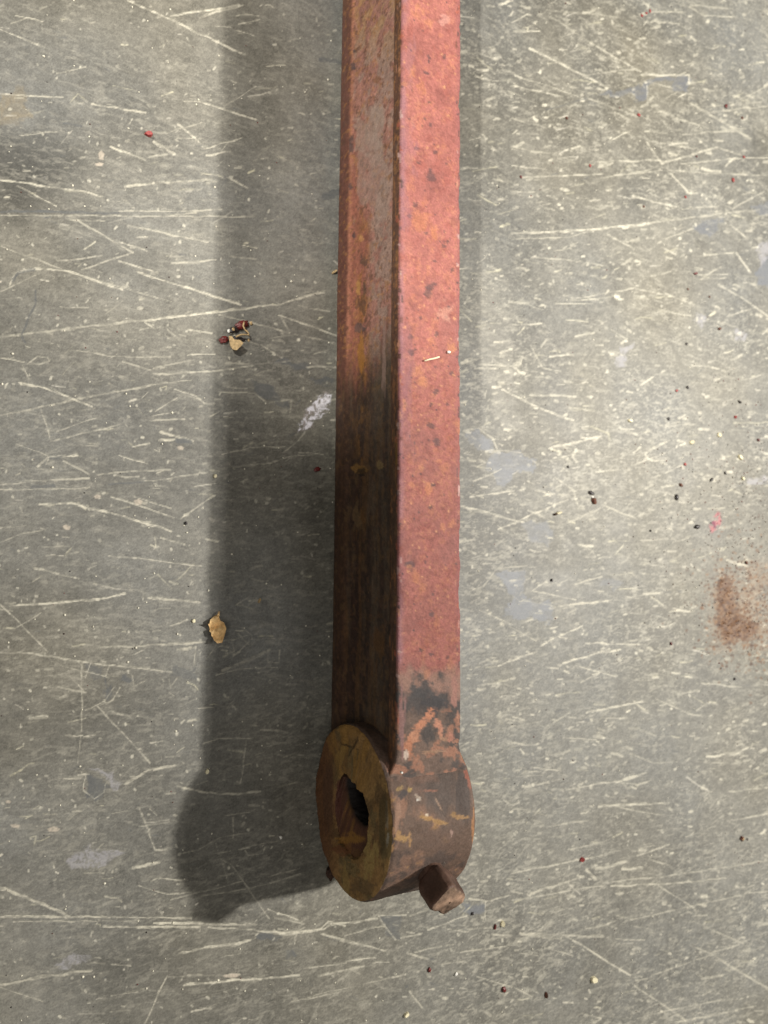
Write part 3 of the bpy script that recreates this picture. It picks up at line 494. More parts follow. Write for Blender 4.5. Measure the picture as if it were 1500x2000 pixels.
co = pos.reshape(-1, 3); cl4 = np.concatenate([np.clip(a_c, .008, .9), np.clip(a_r, .25, .8)[..., None]], -1).reshape(-1, 4)
nb = len(co)                                                      # close the far end
co = np.concatenate([co, [[DX, yy[-1], 1]]]); cl4 = np.concatenate([cl4, [[.1, .05, .03, .6]]])
i_ = (NY - 1) * NP_ + np.arange(NP_ - 1)
capq = np.stack([i_, i_ + 1, np.full(NP_ - 1, nb), np.full(NP_ - 1, nb)], -1)
arm = mesh_np('arm', co * S, np.concatenate([quads, wrap])[:, ::-1], M_IRON, lever, cl4)
bm = bmesh.new(); ring = [bm.verts.new(Vector(pos[-1, j]) * S) for j in range(NP_)]; bm.faces.new(ring)
me_cap = mesh_bm('arm_end', bm, mat_plain('sawn_iron', (.12, .06, .04)), lever)

# ---- boss: a thick ring, axis across the bar
NT = 560
BOR = .455
prf = []                                                          # (x, r, kind) kinds 0 outside 1 face 2 bore 3 back
def add(x0, r0, x1, r1, n, kind):
    for i in range(n): t = i / n; prf.append((x0 + (x1 - x0) * t, r0 + (r1 - r0) * t, kind))
add(BB + .07, .45, BB + .05, .93, 14, 3); add(BB + .05, .93, BB, .99, 6, 3); add(BB, .99, -BB + .05, 1.0, 80, 0); add(-BB + .05, 1.0, -BB + .015, .985, 4, 0)
add(-BB + .015, .985, -BB, .955, 5, 1); add(-BB, .955, -BB + .01, BOR + .03, 46, 1); add(-BB + .01, BOR + .03, -BB + .04, BOR, 8, 1)
add(-BB + .04, BOR, -BB + .17, BOR - .035, 24, 2); add(-BB + .17, BOR - .035, -BB + .23, BOR - .045, 8, 2); add(-BB + .23, BOR - .045, BB - .06, .38, 30, 2); add(BB - .06, .38, BB - .06, .003, 8, 2); prf.append((BB - .06, .002, 2))
prf = np.array(prf); NPB = len(prf)
TH = np.repeat((np.arange(NT) / NT * 2 * math.pi)[:, None], NPB, 1)
BX = np.repeat(prf[None, :, 0], NT, 0); BR = np.repeat(prf[None, :, 1], NT, 0); BK = np.repeat(prf[None, :, 2], NT, 0)
ct, st = np.cos(TH), np.sin(TH)
def fb3(f, o, s): return fbm3(BX, BR * ct, BR * st, f, o, s)
e1 = fb3(3, 4, 2) - .5; e2 = fb3(11, 4, 4) - .5; e3 = fb3(30, 3, 6) - .5
out_ = (BK == 0) | (BK == 3)
rim = np.exp(-((BX + BB - .02) / .05) ** 2) * (BR > .9)
dr = np.where(out_, e1 * .024 + e2 * .012 + e3 * .005, 0) - rim * np.clip(e1 + .05, 0, 1) * .03
dxf = np.where(BK == 1, e1 * .040 + e2 * .030 + e3 * .014, 0)
lip = (BK == 1) | (BK == 2)
hole = np.exp(-((BR - BOR) / .09) ** 2) * lip
dr += hole * (e2 * .03 + e1 * .09 - .10 * np.exp(-((np.mod(TH - 1.25, 2 * math.pi)) / .22) ** 2) * 0)
rag = np.exp(-((np.arccos(np.clip(np.cos(TH - .35), -1, 1))) / .42) ** 2)
dr -= hole * rag * (.05 + .16 * np.clip(fbm(TH * 5 + 3, TH * 0, 1, 2, 3) - .35, 0, 1))
dr += np.where(BK == 2, e2 * .02 + e1 * .03, 0)
bx = BX + dxf; br = BR + dr
inn = ss(.75, .47, BR) * (BK != 3)                                # bore a little below the middle, its pocket running up into the bar
oy_ = -.06 * inn + .33 * ss(-BB + .04, -BB + .16, BX) * (BK == 2); oz_ = .07 * ss(-BB + .05, -BB + .20, BX) * (BK == 2)
pos = np.stack([bx, br * ct + oy_, br * st + 1 + oz_], -1)
# the foot is pressed flat where it rests on the table
pos[..., 2] = np.maximum(pos[..., 2], 0.002 + 0 * pos[..., 2])
QX, QY = seen(pos)
m1 = fb3(2.2, 4, 1); m2 = fb3(6, 5, 3); m3 = fb3(19, 3, 5); m4 = fb3(4, 4, 8)
c = np.array([.128, .084, .063]) * (1 + .7 * (m1 - .5) + .55 * (m3 - .5))[..., None]
c = mixc(c, (.075, .057, .050), .75 * ss(.50, .66, m4)); c = mixc(c, (.23, .135, .095), .7 * ss(.54, .70, m2))
c = mixc(c, (.33, .19, .075), .7 * ss(.66, .74, m2) * ss(.45, .6, m3))
f = np.array([.255, .148, .056]) * (1 + .8 * (m1 - .5) + .8 * (m3 - .5))[..., None]
rad = fbm(TH * 9, BR * 2.2, 1, 4, 2)
f = mixc(f, (.34, .21, .08), .6 * ss(.5, .66, rad)); f = mixc(f, (.11, .068, .032), .75 * ss(.50, .66, m2)); f = mixc(f, (.15, .12, .055), .6 * ss(.52, .66, m4))
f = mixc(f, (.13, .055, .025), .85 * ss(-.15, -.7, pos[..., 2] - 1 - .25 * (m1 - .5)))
f = mixc(f, (.30, .16, .04), .7 * ss(.55, .95, ct) * ss(.4, .6, rad))
bo = np.array([.115, .050, .030]) * (1 + .8 * (m1 - .5) + .6 * (m3 - .5))[..., None]
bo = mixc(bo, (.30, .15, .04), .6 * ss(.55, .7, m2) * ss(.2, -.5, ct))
bo = mixc(bo, (.012, .009, .008), ss(-BB + .12, -BB + .17, BX))  # deep bore near-black, its shade put into the colour
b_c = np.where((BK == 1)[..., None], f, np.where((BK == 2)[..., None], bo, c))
om = (BK == 0).astype(float); fm = (BK == 1).astype(float)
for x, y, rx, ry, cl, an in [(870,1540,40,55,(.088,.066,.056),20),(905,1560,12,50,(.075,.057,.05),0),(785,1638,12,7,(.36,.22,.09),0),(778,1630,4,9,(.34,.2,.09),0),(800,1640,3,12,(.32,.19,.09),0),(769,1622,6,9,(.34,.19,.09),20),(766,1655,4,9,(.32,.18,.08),10),
        (835,1598,14,4,(.34,.20,.08),10),(858,1606,16,4,(.32,.19,.08),15),(900,1596,12,4,(.34,.20,.09),0),(885,1590,6,6,(.3,.18,.08),0),(780,1540,7,4,(.3,.2,.09),-30),(800,1542,5,4,(.36,.24,.09),-30),(785,1585,12,24,(.24,.13,.085),10),(775,1600,6,40,(.27,.16,.11),10),
        (900,1480,4,14,(.42,.22,.11),-15),(912,1512,5,16,(.30,.11,.075),-15),(918,1530,4,12,(.28,.11,.075),-10),(924,1620,3,40,(.34,.17,.08),0),(787,1552,9,9,(.06,.052,.052),0),(855,1640,40,20,(.13,.085,.065),0),(813,1513,36,30,(.17,.105,.08),0),
        (818,1561,4,4,(.66,.62,.56),40),(816,1557,8,3,(.36,.28,.22),50),(833,1592,2.5,2.5,(.6,.5,.38),0),(760,1500,7,12,(.32,.17,.12),-30),(790,1480,14,8,(.28,.15,.11),0),(882,1627,3,6,(.36,.24,.2),0),(856,1570,2,14,(.3,.2,.14),-30),(838,1545,14,2,(.27,.13,.09),0)]:
    dab(b_c, QX, QY, om, x, y, rx, ry, cl, .85, an, .8)
for x, y, rx, ry, cl, an in [(700,1425,40,12,(.30,.165,.05),0),(668,1470,8,22,(.30,.18,.055),20),(737,1465,6,16,(.40,.22,.07),-20),(690,1460,2,20,(.05,.03,.015),30),(680,1457,18,2,(.05,.03,.015),20),(722,1690,10,40,(.36,.25,.09),15),(715,1650,8,30,(.32,.22,.08),5),
        (676,1720,6,30,(.30,.20,.07),0),(755,1590,3,26,(.26,.22,.16),0),(757,1640,3,12,(.33,.3,.24),0),(640,1560,10,60,(.11,.055,.03),0),(748,1600,8,60,(.10,.07,.03),0),(705,1730,22,14,(.16,.10,.045),0),(633,1690,8,30,(.12,.06,.03),0)]:
    dab(b_c, QX, QY, fm, x, y, rx, ry, cl, .8, an, .8)
bm_ = (BK == 2).astype(float) + fm
for x, y, rx, ry, cl, an in [(682, 1640, 26, 10, (.30, .15, .035), -8), (668, 1660, 18, 8, (.17, .07, .03), 0), (700, 1668, 12, 10, (.15, .075, .03), 0), (662, 1560, 7, 30, (.10, .035, .024), 0), (700, 1680, 18, 8, (.24, .14, .05), 0)]:
    dab(b_c, QX, QY, bm_, x, y, rx, ry, cl, .85, an, 1.0)
cl4 = np.concatenate([np.clip(b_c, .006, .9), np.clip(.70 + .25 * (m2 - .5) + .15 * (BK == 1), .3, .9)[..., None]], -1).reshape(-1, 4)
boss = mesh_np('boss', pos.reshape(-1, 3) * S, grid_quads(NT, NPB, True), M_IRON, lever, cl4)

# rust lump sticking in the bore, and the scab of old dirt under the ring
def lump(center, size, seed, mat, name, parent, sub=3, rough_=.35, flat=None, rotz=0.0):
    bm = bmesh.new(); bmesh.ops.create_icosphere(bm, subdivisions=sub, radius=1)
    for v in bm.verts:
        k = 1 + rough_ * (mnoise.fractal(v.co * 1.4 + Vector((seed, seed * .7, 0)), 1, 2, 4))
        v.co = Vector((v.co.x * size[0] * k, v.co.y * size[1] * k, v.co.z * size[2] * k))
    if rotz: bmesh.ops.rotate(bm, verts=bm.verts, cent=(0, 0, 0), matrix=Euler((0, 0, rotz)).to_matrix())
    for v in bm.verts:
        if flat is not None: v.co.z = max(v.co.z, flat)
        v.co *= S
    o = mesh_bm(name, bm, mat, parent, True)
    o.location = Vector(center) * S
    return o
M_RUSTD = mat_plain('dark_rust', (.055, .028, .018), .8, .3, .6, 900)
lump((-BB + .23, -1.05, .045), (.06, .09, .05), 8.2, M_RUSTD, 'rust_scab', lever, 4, .5)

# ---- set screw: round neck passing into a square head, leaving the ring on the radius
scr = bpy.data.objects.new('set_screw', None); C.objects.link(scr); scr.parent = lever
SB = Vector((.066, -math.cos(.9675), 1 + math.sin(.9675)))       # where it leaves the ring
dirv = Vector((.0138, -math.cos(1.106), math.sin(1.106))).normalized()
e_a = Vector((1, 0, 0)); e_a = (e_a - e_a.project(dirv)).normalized(); e_b = dirv.cross(e_a)
def screw_mesh(name, stations, cap, colfn, nseg=96):
    pts = []; cols = []
    for (r0, half, sq) in stations:
        for i in range(nseg):
            a = 2 * math.pi * i / nseg
            cx_, sy_ = math.cos(a), math.sin(a)
            a2 = a - .19 - math.pi / 4
            k_sq = 1 / max(abs(math.cos(a2)), abs(math.sin(a2)))
            rr = half * ((1 - sq) + sq * min(k_sq, 1.24))
            v = SB + dirv * r0 + (e_a * cx_ + e_b * sy_) * rr
            nn = mnoise.fractal(v * 6, 1, 2, 4); v += (e_a * cx_ + e_b * sy_) * nn * .022 + dirv * nn * .022 * (sq > .9)
            pts.append(v); cols.append(colfn(v, nn, r0))
    ns = len(stations)
    q = []
    for s in range(ns - 1):
        for i in range(nseg):
            j = (i + 1) % nseg
            q.append((s * nseg + i, s * nseg + j, (s + 1) * nseg + j, (s + 1) * nseg + i))
    return np.array([tuple(p) for p in pts]), np.array(q), np.array(cols)
def c_side(v, nn, r0):
    k = max(.7, .95 + .6 * nn + .2 * mnoise.noise(v * 20))
    return (.115 * k, .066 * k, .048 * k, .6)
def c_end(v, nn, r0):
    k = .95 + .7 * nn + .4 * mnoise.noise(v * 22); p = max(0, mnoise.noise(v * 9 + Vector((4, 1, 2)))) * .22
    return ((.19 + p) * k, (.126 + p * .6) * k, (.088 + p * .40) * k, .7)
st1 = [(-.14, .160, 0), (-.04, .160, 0), (.04, .160, .0), (.07, .159, .1), (.10, .156, .3)]
p_, q_, c_ = screw_mesh('neck', st1, False, c_side)
mesh_np('neck', p_ * S, q_, M_IRON, scr, c_)
st2 = [(.055, .10, .6), (.06, .158, .6), (.075, .166, .75), (.10, .174, .9)] + [(.10 + i * .034, .177, 1) for i in range(1, 9)] + [(.388, .175, 1), (.402, .166, 1)]
p_, q_, c_ = screw_mesh('head', st2, False, c_side)
st3 = [(.402, .166, 1)] + [(.405 + .012 * (1 - t), .166 * t, 1 - .5 * (1 - t)) for t in (.93, .85, .75, .65, .55, .45, .35, .25, .15, .06, .005)]
p3, q3, c3 = screw_mesh('head', st3, True, c_end)
q3 = q3 + len(p_)
mesh_np('head', np.concatenate([p_, p3]) * S, np.concatenate([q_, q3]), M_IRON, scr, np.concatenate([c_, c3]))

# ------------------------------------------------------------------ debris on the table
M_MAROON = mat_plain('maroon_paint', (.13, .018, .016), .45, .5, .5)
M_RED = mat_plain('red_paint', (.33, .05, .045), .5, .5, .4)
M_BROWN = mat_plain('brown_rust', (.13, .055, .035), .75, .3, .5)
M_BLACK = mat_plain('black_scale', (.022, .016, .016), .5, .5, .5)
M_CREAM = mat_plain('pale_wood', (.80, .73, .50), .6, .3, .12)
M_TAN = mat_plain('tan_wood', (.50, .36, .19), .8, .2, .3)
M_WHITE = mat_plain('white_grit', (.85, .83, .76), .35, .6, .1)
def chip(name, px, py, length, width, ang, mat, thick=.03, label=None, cat='flake', group=None, sides=7, z0=0.0, seed=None):
    r = random.Random(seed if seed is not None else int(px * 7 + py)); k = 1 / 172.0
    p0 = at(px, py, z0); bm = bmesh.new(); lo = []; hi = []; tilt = r.uniform(.0, .6)
    th_ = math.radians(-ang)
    for i in range(sides):
        a = 2 * math.pi * i / sides + r.uniform(-.2, .2); q = r.uniform(.72, 1.1)
        x, y = math.cos(a) * length / 2 * q * k, math.sin(a) * width / 2 * q * k
        X_, Y_ = x * math.cos(th_) - y * math.sin(th_), x * math.sin(th_) + y * math.cos(th_)
        lo.append(bm.verts.new((X_ * S, Y_ * S, 0))); hi.append(bm.verts.new((X_ * .82 * S, Y_ * .82 * S, (thick * (1 + tilt * math.cos(a))) * S)))
    bm.faces.new(hi); bm.faces.new(lo[::-1])
    for i in range(sides): bm.faces.new((lo[i], lo[(i + 1) % sides], hi[(i + 1) % sides], hi[i]))
    o = mesh_bm(name, bm, mat); o.location = Vector(p0) * S
    if label: tag(o, label, cat, group)
    return o
def crumb(name, px, py, a, b, ang, mat, label=None, cat='crumb', group=None, sub=2, hz=.55):
    k = 1 / 172.0; p = at(px, py)
    o = lump((p[0], p[1], min(a, b) * k * .5 * hz * .8), (a / 2 * k, b / 2 * k, min(a, b) * k * .5 * hz), px * .37 + py * .11, mat, name, None, sub, .5,
             flat=-min(a, b) * k * .5 * hz * .8, rotz=math.radians(-ang))
    if label: tag(o, label, cat, group)
    return o
# name, kind, px, py, a, b, angle, material, label, category
ITEMS = [
 ('paint_flake', 'c', 1417, 208, 11, 13, 70, M_MAROON, 'dark red paint crumb near the right edge, upper of the largest two at top right', 'crumb'),
 ('paint_flake', 'c', 1247, 225, 11, 8, 0, M_RED, 'red paint crumb just below the blue grey scraped patch at upper right', 'crumb'),
 ('paint_flake', 'c', 1449, 231, 9, 8, 0, M_BROWN, 'small brown crumb at the tip of a short scratch, below a dark red crumb', 'crumb'),
 ('paint_flake', 'c', 1106, 231, 8, 8, 0, M_BROWN, 'small brown crumb under a pale hooked scratch, upper right of the bar', 'crumb'),
 ('paint_flake', 'c', 1152, 324, 6, 9, 0, M_RED, 'tiny red grain lying right of the bar above a long pale scratch', 'crumb'),
 ('paint_flake', 'c', 1017, 346, 8, 6, 30, M_MAROON, 'small dark crumb nearest to the upper part of the red bar', 'crumb'),
 ('paint_flake', 'c', 1360, 306, 6, 6, 0, M_MAROON, 'round maroon grain between two pale scratches at upper right', 'crumb'),
 ('paint_flake', 'c', 1452, 307, 10, 7, 20, M_RED, 'pinkish red crumb on a horizontal scratch near the right edge', 'crumb'),
 ('paint_flake', 'c', 1431, 352, 10, 14, 0, M_RED, 'upright red paint crumb near the right edge, lower of the largest two at top right', 'crumb'),
 ('paint_flake', 'c', 1338, 385, 7, 8, 0, M_RED, 'little red grain just right of a short slanted scratch', 'crumb'),
 ('paint_flake', 'c', 1257, 404, 7, 6, 0, M_BROWN, 'little olive brown grain on a yellowish area of the table', 'crumb'),
 ('paint_flake', 'f', 1357, 535, 13, 8, -15, M_MAROON, 'dark red oblong paint flake left of a pair of parallel scratches', 'flake'),
 ('paint_flake', 'f', 1404, 643, 11, 8, -40, M_BROWN, 'brown flake near the right edge, right of a pale wiped spot', 'flake'),
 ('paint_flake', 'c', 1385, 580, 7, 6, 0, M_BROWN, 'dark brown grain, right one of a close pair at mid right', 'crumb'),
 ('paint_flake', 'c', 1343, 565, 7, 6, 0, M_BROWN, 'dark brown grain, left one of a close pair at mid right', 'crumb'),
 ('scale_crumb', 'c', 1340, 672, 8, 8, 0, M_BLACK, 'small black crumb beside pale flecks, topmost of the scattered crumbs at right', 'crumb'),
 ('scale_crumb', 'c', 1342, 757, 9, 8, 0, M_BLACK, 'black crumb with a red grain at its left', 'crumb'),
 ('paint_flake', 'c', 1321, 763, 9, 6, -30, M_RED, 'red grain with a black crumb at its right', 'crumb'),
 ('scale_crumb', 'c', 1305, 818, 8, 8, 0, M_BLACK, 'black round crumb left of a pale yellow wood chip', 'crumb'),
 ('curled_shaving', 'f', 1443, 785, 15, 6, 45, M_BLACK, 'thin dark curled shaving near the right edge', 'shaving'),
 ('paint_flake', 'f', 1435, 815, 6, 12, 0, M_RED, 'upright dull red flake below the dark curled shaving', 'flake'),
 ('paint_flake', 'f', 1480, 860, 12, 7, 70, M_MAROON, 'maroon oblong flake closest to the right edge', 'flake'),
 ('wood_chip', 'f', 1349, 864, 11, 11, 0, M_CREAM, 'round pale yellow wood chip in the middle of three', 'chip'),
 ('wood_chip', 'f', 1403, 850, 10, 13, 0, M_CREAM, 'pale yellow teardrop wood chip, upper right of a round one', 'chip'),
 ('wood_chip', 'f', 1445, 894, 20, 10, 45, M_CREAM, 'largest pale yellow wood chip, slanting, near the right edge', 'chip'),
 ('wood_chip', 'f', 1230, 822, 15, 8, 5, M_CREAM, 'flat pale wood chip alone on the bare area right of the bar', 'chip'),
 ('wood_chip', 'f', 1450, 935, 12, 8, 50, M_CREAM, 'pale yellow wood chip below the largest one, near the right edge', 'chip'),
 ('paint_flake', 'c', 1337, 907, 9, 8, 0, M_RED, 'round bright red crumb above a brown oblong flake', 'crumb'),
 ('scale_crumb', 'c', 1416, 924, 8, 8, 0, M_BLACK, 'black crumb up and right of the black oblong one', 'crumb'),
 ('scale_crumb', 'c', 1389, 937, 14, 8, -35, M_BLACK, 'black oblong grain slanting up to the right', 'crumb'),
 ('rust_flake', 'f', 1329, 948, 15, 8, 45, M_BROWN, 'brown oblong flake just above the biggest black chunk', 'flake'),
 ('scale_chunk', 'c', 1321, 971, 13, 17, 10, M_BLACK, 'biggest black squarish chunk on the right side of the table', 'chunk'),
 ('scale_chunk', 'c', 1361, 1029, 20, 11, -8, M_BLACK, 'black pointed crumb touching the left of the red smear', 'crumb'),
 ('rust_flake', 'c', 1457, 1099, 13, 9, 15, M_BROWN, 'brown crumb above the rust powder stain', 'crumb'),
 ('scale_crumb', 'c', 1077, 1133, 7, 7, 0, M_BLACK, 'lone black dot of grit right of the blue grey scraped patch beside the bar', 'crumb'),
 ('scale_crumb', 'c', 1270, 1037, 6, 6, 0, M_BLACK, 'small black grain below and left of the biggest black chunk', 'crumb'),
 ('paint_flake', 'c', 1310, 1257, 7, 9, 0, M_MAROON, 'dark red grain left of the bottom of the rust powder stain', 'crumb'),
 ('scale_crumb', 'c', 1434, 1326, 10, 7, -20, M_BLACK, 'lone black crumb some way below the rust powder stain', 'crumb'),
 ('paint_flake', 'f', 1135, 1678, 10, 13, 20, M_RED, 'dark red paint flake alone on the table lower right of the ring', 'flake'),
 ('scale_crumb', 'c', 922, 1784, 7, 7, 0, M_BLACK, 'tiny black grain just right of the tip of the square screw', 'crumb'),
 ('wood_chip', 'f', 980, 1804, 8, 13, 10, M_CREAM, 'small yellow grain beside a dark red sliver below the screw', 'chip'),
 ('paint_flake', 'f', 966, 1809, 5, 13, 15, M_MAROON, 'dark red sliver beside a small yellow grain below the screw', 'flake'),
 ('wood_chip', 'f', 1158, 1912, 17, 15, 30, M_CREAM, 'pale angular wood chip near the bottom right', 'chip'),
 ('bark_sliver', 'f', 1065, 1943, 6, 16, 0, M_BROWN, 'brown upright bark sliver near the bottom, left of a pale angular chip', 'sliver'),
 ('paint_flake', 'c', 838, 1894, 8, 9, 0, M_MAROON, 'dark red round crumb below the ring, left of a white grain', 'crumb'),
 ('white_grain', 'c', 890, 1902, 8, 8, 0, M_WHITE, 'white grain below the ring, right of a dark red crumb', 'grain'),
 ('paint_flake', 'c', 983, 1932, 10, 12, 0, M_MAROON, 'dark red crumb near the bottom edge, lower right of a white grain', 'crumb'),
 ('wood_chip', 'f', 793, 1981, 11, 8, -30, M_CREAM, 'pale chip touching the bottom of the picture below the ring', 'chip'),
 ('paint_flake', 'f', 290, 263, 17, 12, 0, M_RED, 'bright red triangular paint flake among pale scratches at upper left of the bar', 'flake'),
 ('rust_flake', 'c', 619, 917, 16, 9, -20, M_MAROON, 'dark red brown crumb in the shade close to the left of the bar', 'crumb'),
 ('wood_chip', 'f', 652, 532, 16, 6, -40, M_TAN, 'pale splinter touching the left side of the bar', 'splinter'),
 ('white_grain', 'c', 548, 1635, 6, 7, 0, M_WHITE, 'bright white grain in the shadow left of the ring', 'grain'),
 ('wood_chip', 'f', 404, 1507, 5, 10, 10, M_CREAM, 'pale upright grain just inside the edge of the shadow left of the ring', 'grain'),
 ('wood_chip', 'f', 506, 1173, 5, 10, 20, M_TAN, 'tiny tan chip in the shadow, up and right of the dry leaf', 'chip'),
 ('pale_grain', 'c', 378, 1213, 6, 6, 0, M_CREAM, 'pale yellow grain in the light just left of the dry leaf', 'grain'),
 ('pale_grain', 'c', 420, 930, 6, 7, 0, M_CREAM, 'pale yellow grain on the edge of the shadow, above the dry leaf', 'grain'),
 ('scale_crumb', 'c', 363, 1022, 6, 6, 0, M_BLACK, 'black grain at the lower end of two long scratches, left of the shadow', 'crumb'),
 ('scale_crumb', 'c', 1109, 912, 6, 6, 0, M_BLACK, 'black dot above the two-part dark husk', 'crumb'),
]
GRP = {'paint_flake': 'red and brown paint crumbs on the table', 'scale_crumb': 'black crumbs on the table', 'wood_chip': 'pale wood chips on the table', 'rust_flake': 'rust flakes on the table', 'pale_grain': 'pale grains on the table', 'white_grain': 'white grains'}
for nm, kd, px, py, a, b, an, m, lb, ct_ in ITEMS:
    a *= 1.15; b *= 1.15
    if m is M_CREAM: a *= 1.15; b *= 1.15
    if kd == 'c': crumb(nm, px, py, a, b, an, m, lb, ct_, GRP.get(nm))
    else: chip(nm, px, py, a, b, an, m, .02 + .0016 * min(a, b), lb, ct_, GRP.get(nm))
# red flake of three lobes at the top right
fl = bpy.data.objects.new('paint_flake', None); C.objects.link(fl); fl.location = Vector(at(1260, 28)) * S
tag(fl, 'bright red three-lobed paint flake near the top edge, right of the bar', 'flake')
for i, (x, y, a, b, an) in enumerate([(1253, 31, 10, 9, 40), (1262, 26, 11, 7, -20), (1269, 22, 7, 13, 10)]):
    o = crumb('lobe', x, y, a, b, an, M_RED); o.parent = fl; o.location = o.location - fl.location
# two-part husk and yellow chip with dark end
hk = bpy.data.objects.new('seed_husk', None); C.objects.link(hk); hk.location = Vector(at(1156, 970)) * S
tag(hk, 'two-part dark brown husk with a pale gap, right of the bar', 'husk')
for nm, x, y, a, b, an, m in [('shell', 1154, 963, 21, 10, 5, M_BLACK), ('shell', 1159, 979, 17, 15, 60, M_BROWN), ('kernel', 1157, 971, 11, 5, 5, M_WHITE)]:
    o = crumb(nm, x, y, a, b, an, m, sub=3); o.parent = hk; o.location = o.location - hk.location
yc = bpy.data.objects.new('wood_chip', None); C.objects.link(yc); yc.location = Vector(at(1089, 1002)) * S
tag(yc, 'yellow wood chip with a dark end, at the crossing of pale scratches', 'chip')
for nm, x, y, a, b, an, m in [('chip_body', 1090, 1002, 17, 8, -15, M_CREAM), ('dark_end', 1083, 1005, 7, 7, 0, M_RUSTD)]:
    o = chip(nm, x, y, a, b, an, m, .04); o.parent = yc; o.location = o.location - yc.location
sd = bpy.data.objects.new('seed_husk', None); C.objects.link(sd); sd.location = Vector(at(1450, 1638)) * S
tag(sd, 'small open brown husk with a dark tip, at lower right', 'husk')
for nm, x, y, a, b, an, m in [('shell', 1448, 1637, 17, 13, 20, M_BROWN), ('kernel', 1449, 1638, 9, 7, 20, M_TAN), ('dark_tip', 1459, 1639, 6, 7, 0, M_BLACK)]:
    o = crumb(nm, x, y, a, b, an, m, sub=3); o.parent = sd; o.location = o.location - sd.location
    if nm == 'kernel': o.location.z += .0006

# dry leaf: a crinkled blade with torn edges, curled up off the table, and its stalk
lf = bpy.data.objects.new('dry_leaf', None); C.objects.link(lf); lf.location = Vector(at(420, 1228)) * S
tag(lf, 'torn tan dry leaf fragment at the edge of the shadow left of the bar', 'leaf')
outl = [(620,400),(640,470),(680,490),(690,560),(690,610),(660,680),(640,745),(575,750),(548,715),(545,680),(520,660),(515,620),(495,600),(510,580),(500,550),(468,508),(495,510),(500,480),(515,455),(560,420),(600,395)]
outp = np.array(z10(outl)); cen = outp.mean(0)
bm = bmesh.new(); rings = []
def leaf_pt(q, t):
    w_ = at(q[0], q[1]); d = (q[0] - cen[0]) / 16.0; e = (q[1] - cen[1]) / 27.0
    zz = .035 + .045 * d * d + .035 * (e + .4) ** 2 * (e > -.4) + .030 * math.sin(e * 8 + d * 2) * .6 + .02 * mnoise.noise(Vector((q[0] * .15, q[1] * .15, 0)))
    return Vector((w_[0], w_[1], max(.012, zz) + t)) * S - lf.location
for t in (0.0, -.010):
    lay = []
    for fct in (1.0, .86, .68, .48, .26):
        lay.append([bm.verts.new(leaf_pt(cen + (p - cen) * fct, t)) for p in outp])
    lay.append([bm.verts.new(leaf_pt(cen, t))]); rings.append(lay)
N = len(outp)
for L_, flip in ((rings[0], False), (rings[1], True)):
    for a_, b_ in zip(L_[:-2], L_[1:-1]):
        for i in range(N):
            fc = (a_[i], a_[(i + 1) % N], b_[(i + 1) % N], b_[i]); bm.faces.new(fc[::-1] if flip else fc)
    for i in range(N):
        fc = (L_[-2][i], L_[-2][(i + 1) % N], L_[-1][0]); bm.faces.new(fc[::-1] if flip else fc)
for i in range(N): bm.faces.new((rings[0][0][i], rings[1][0][i], rings[1][0][(i + 1) % N], rings[0][0][(i + 1) % N]))
M_LEAF = mat_plain('dry_leaf', (.74, .50, .24), .7, .25, .22, 700)
mesh_bm('blade', bm, M_LEAF, lf, False)
def tube(name, pts, rad, mat, parent, n=8):
    bm = bmesh.new(); rs = []
    for i, p in enumerate(pts):
        d = (pts[min(i + 1, len(pts) - 1)] - pts[max(i - 1, 0)]).normalized(); a = d.orthogonal().normalized(); b = d.cross(a)
        r_ = rad[i] if isinstance(rad, (list, tuple)) else rad
        rs.append([bm.verts.new(p + (a * math.cos(2 * math.pi * k / n) + b * math.sin(2 * math.pi * k / n)) * r_) for k in range(n)])
    for r0, r1 in zip(rs[:-1], rs[1:]):
        for k in range(n): bm.faces.new((r0[k], r0[(k + 1) % n], r1[(k + 1) % n], r1[k]))
    bm.faces.new(rs[0][::-1]); bm.faces.new(rs[-1]); return mesh_bm(name, bm, mat, parent, True)
def tp(x, y, z, base): w_ = at(x, y); return Vector((w_[0], w_[1], z)) * S - base
sp_ = [tp(*z10([(610, 410)])[0], .06, lf.location), tp(*z10([(615, 385)])[0], .05, lf.location), tp(*z10([(628, 355)])[0], .035, lf.location)]
tube('stalk', sp_, [.016 * S, .014 * S, .011 * S], M_LEAF, lf)
# clump of debris in the shadow
cl_ = bpy.data.objects.new('debris_clump', None); C.objects.link(cl_); cl_.location = Vector(at(460, 655)) * S
tag(cl_, 'clump of maroon husk, pale wood flake and curled fibre at the edge of the shadow', 'debris')
for nm, x, y, a, b, an, m, dz in [('husk', 640, 285, 30, 18, -25, M_MAROON, 0), ('husk', 510, 390, 20, 15, -20, M_MAROON, 0), ('husk', 620, 385, 26, 10, 0, M_BLACK, 0), ('husk', 590, 315, 24, 14, -30, M_BLACK, 0),
                              ('white_speck', 543, 330, 6, 8, 10, M_WHITE, .03), ('white_speck', 572, 322, 6, 7, 0, M_TAN, .05), ('pale_bit', 712, 270, 7, 8, 0, M_TAN, 0), ('pale_bit', 695, 390, 5, 7, 0, M_TAN, 0)]:
    q_ = z8([(x, y)])[0]; o = crumb(nm, q_[0], q_[1], a, b, an, m, sub=3); o.parent = cl_; o.location = o.location - cl_.location + Vector((0, 0, dz * S))
bm = bmesh.new(); fl_o = [(540,370),(560,375),(575,400),(610,405),(635,430),(620,450),(590,480),(565,470),(550,440)]
lo = [bm.verts.new(tp(*z8([p])[0], .05 + .0006 * (p[0] - 540), cl_.location)) for p in fl_o]; hi = [bm.verts.new(v.co + Vector((0, 0, .018 * S))) for v in lo]
bm.faces.new(hi); bm.faces.new(lo[::-1])
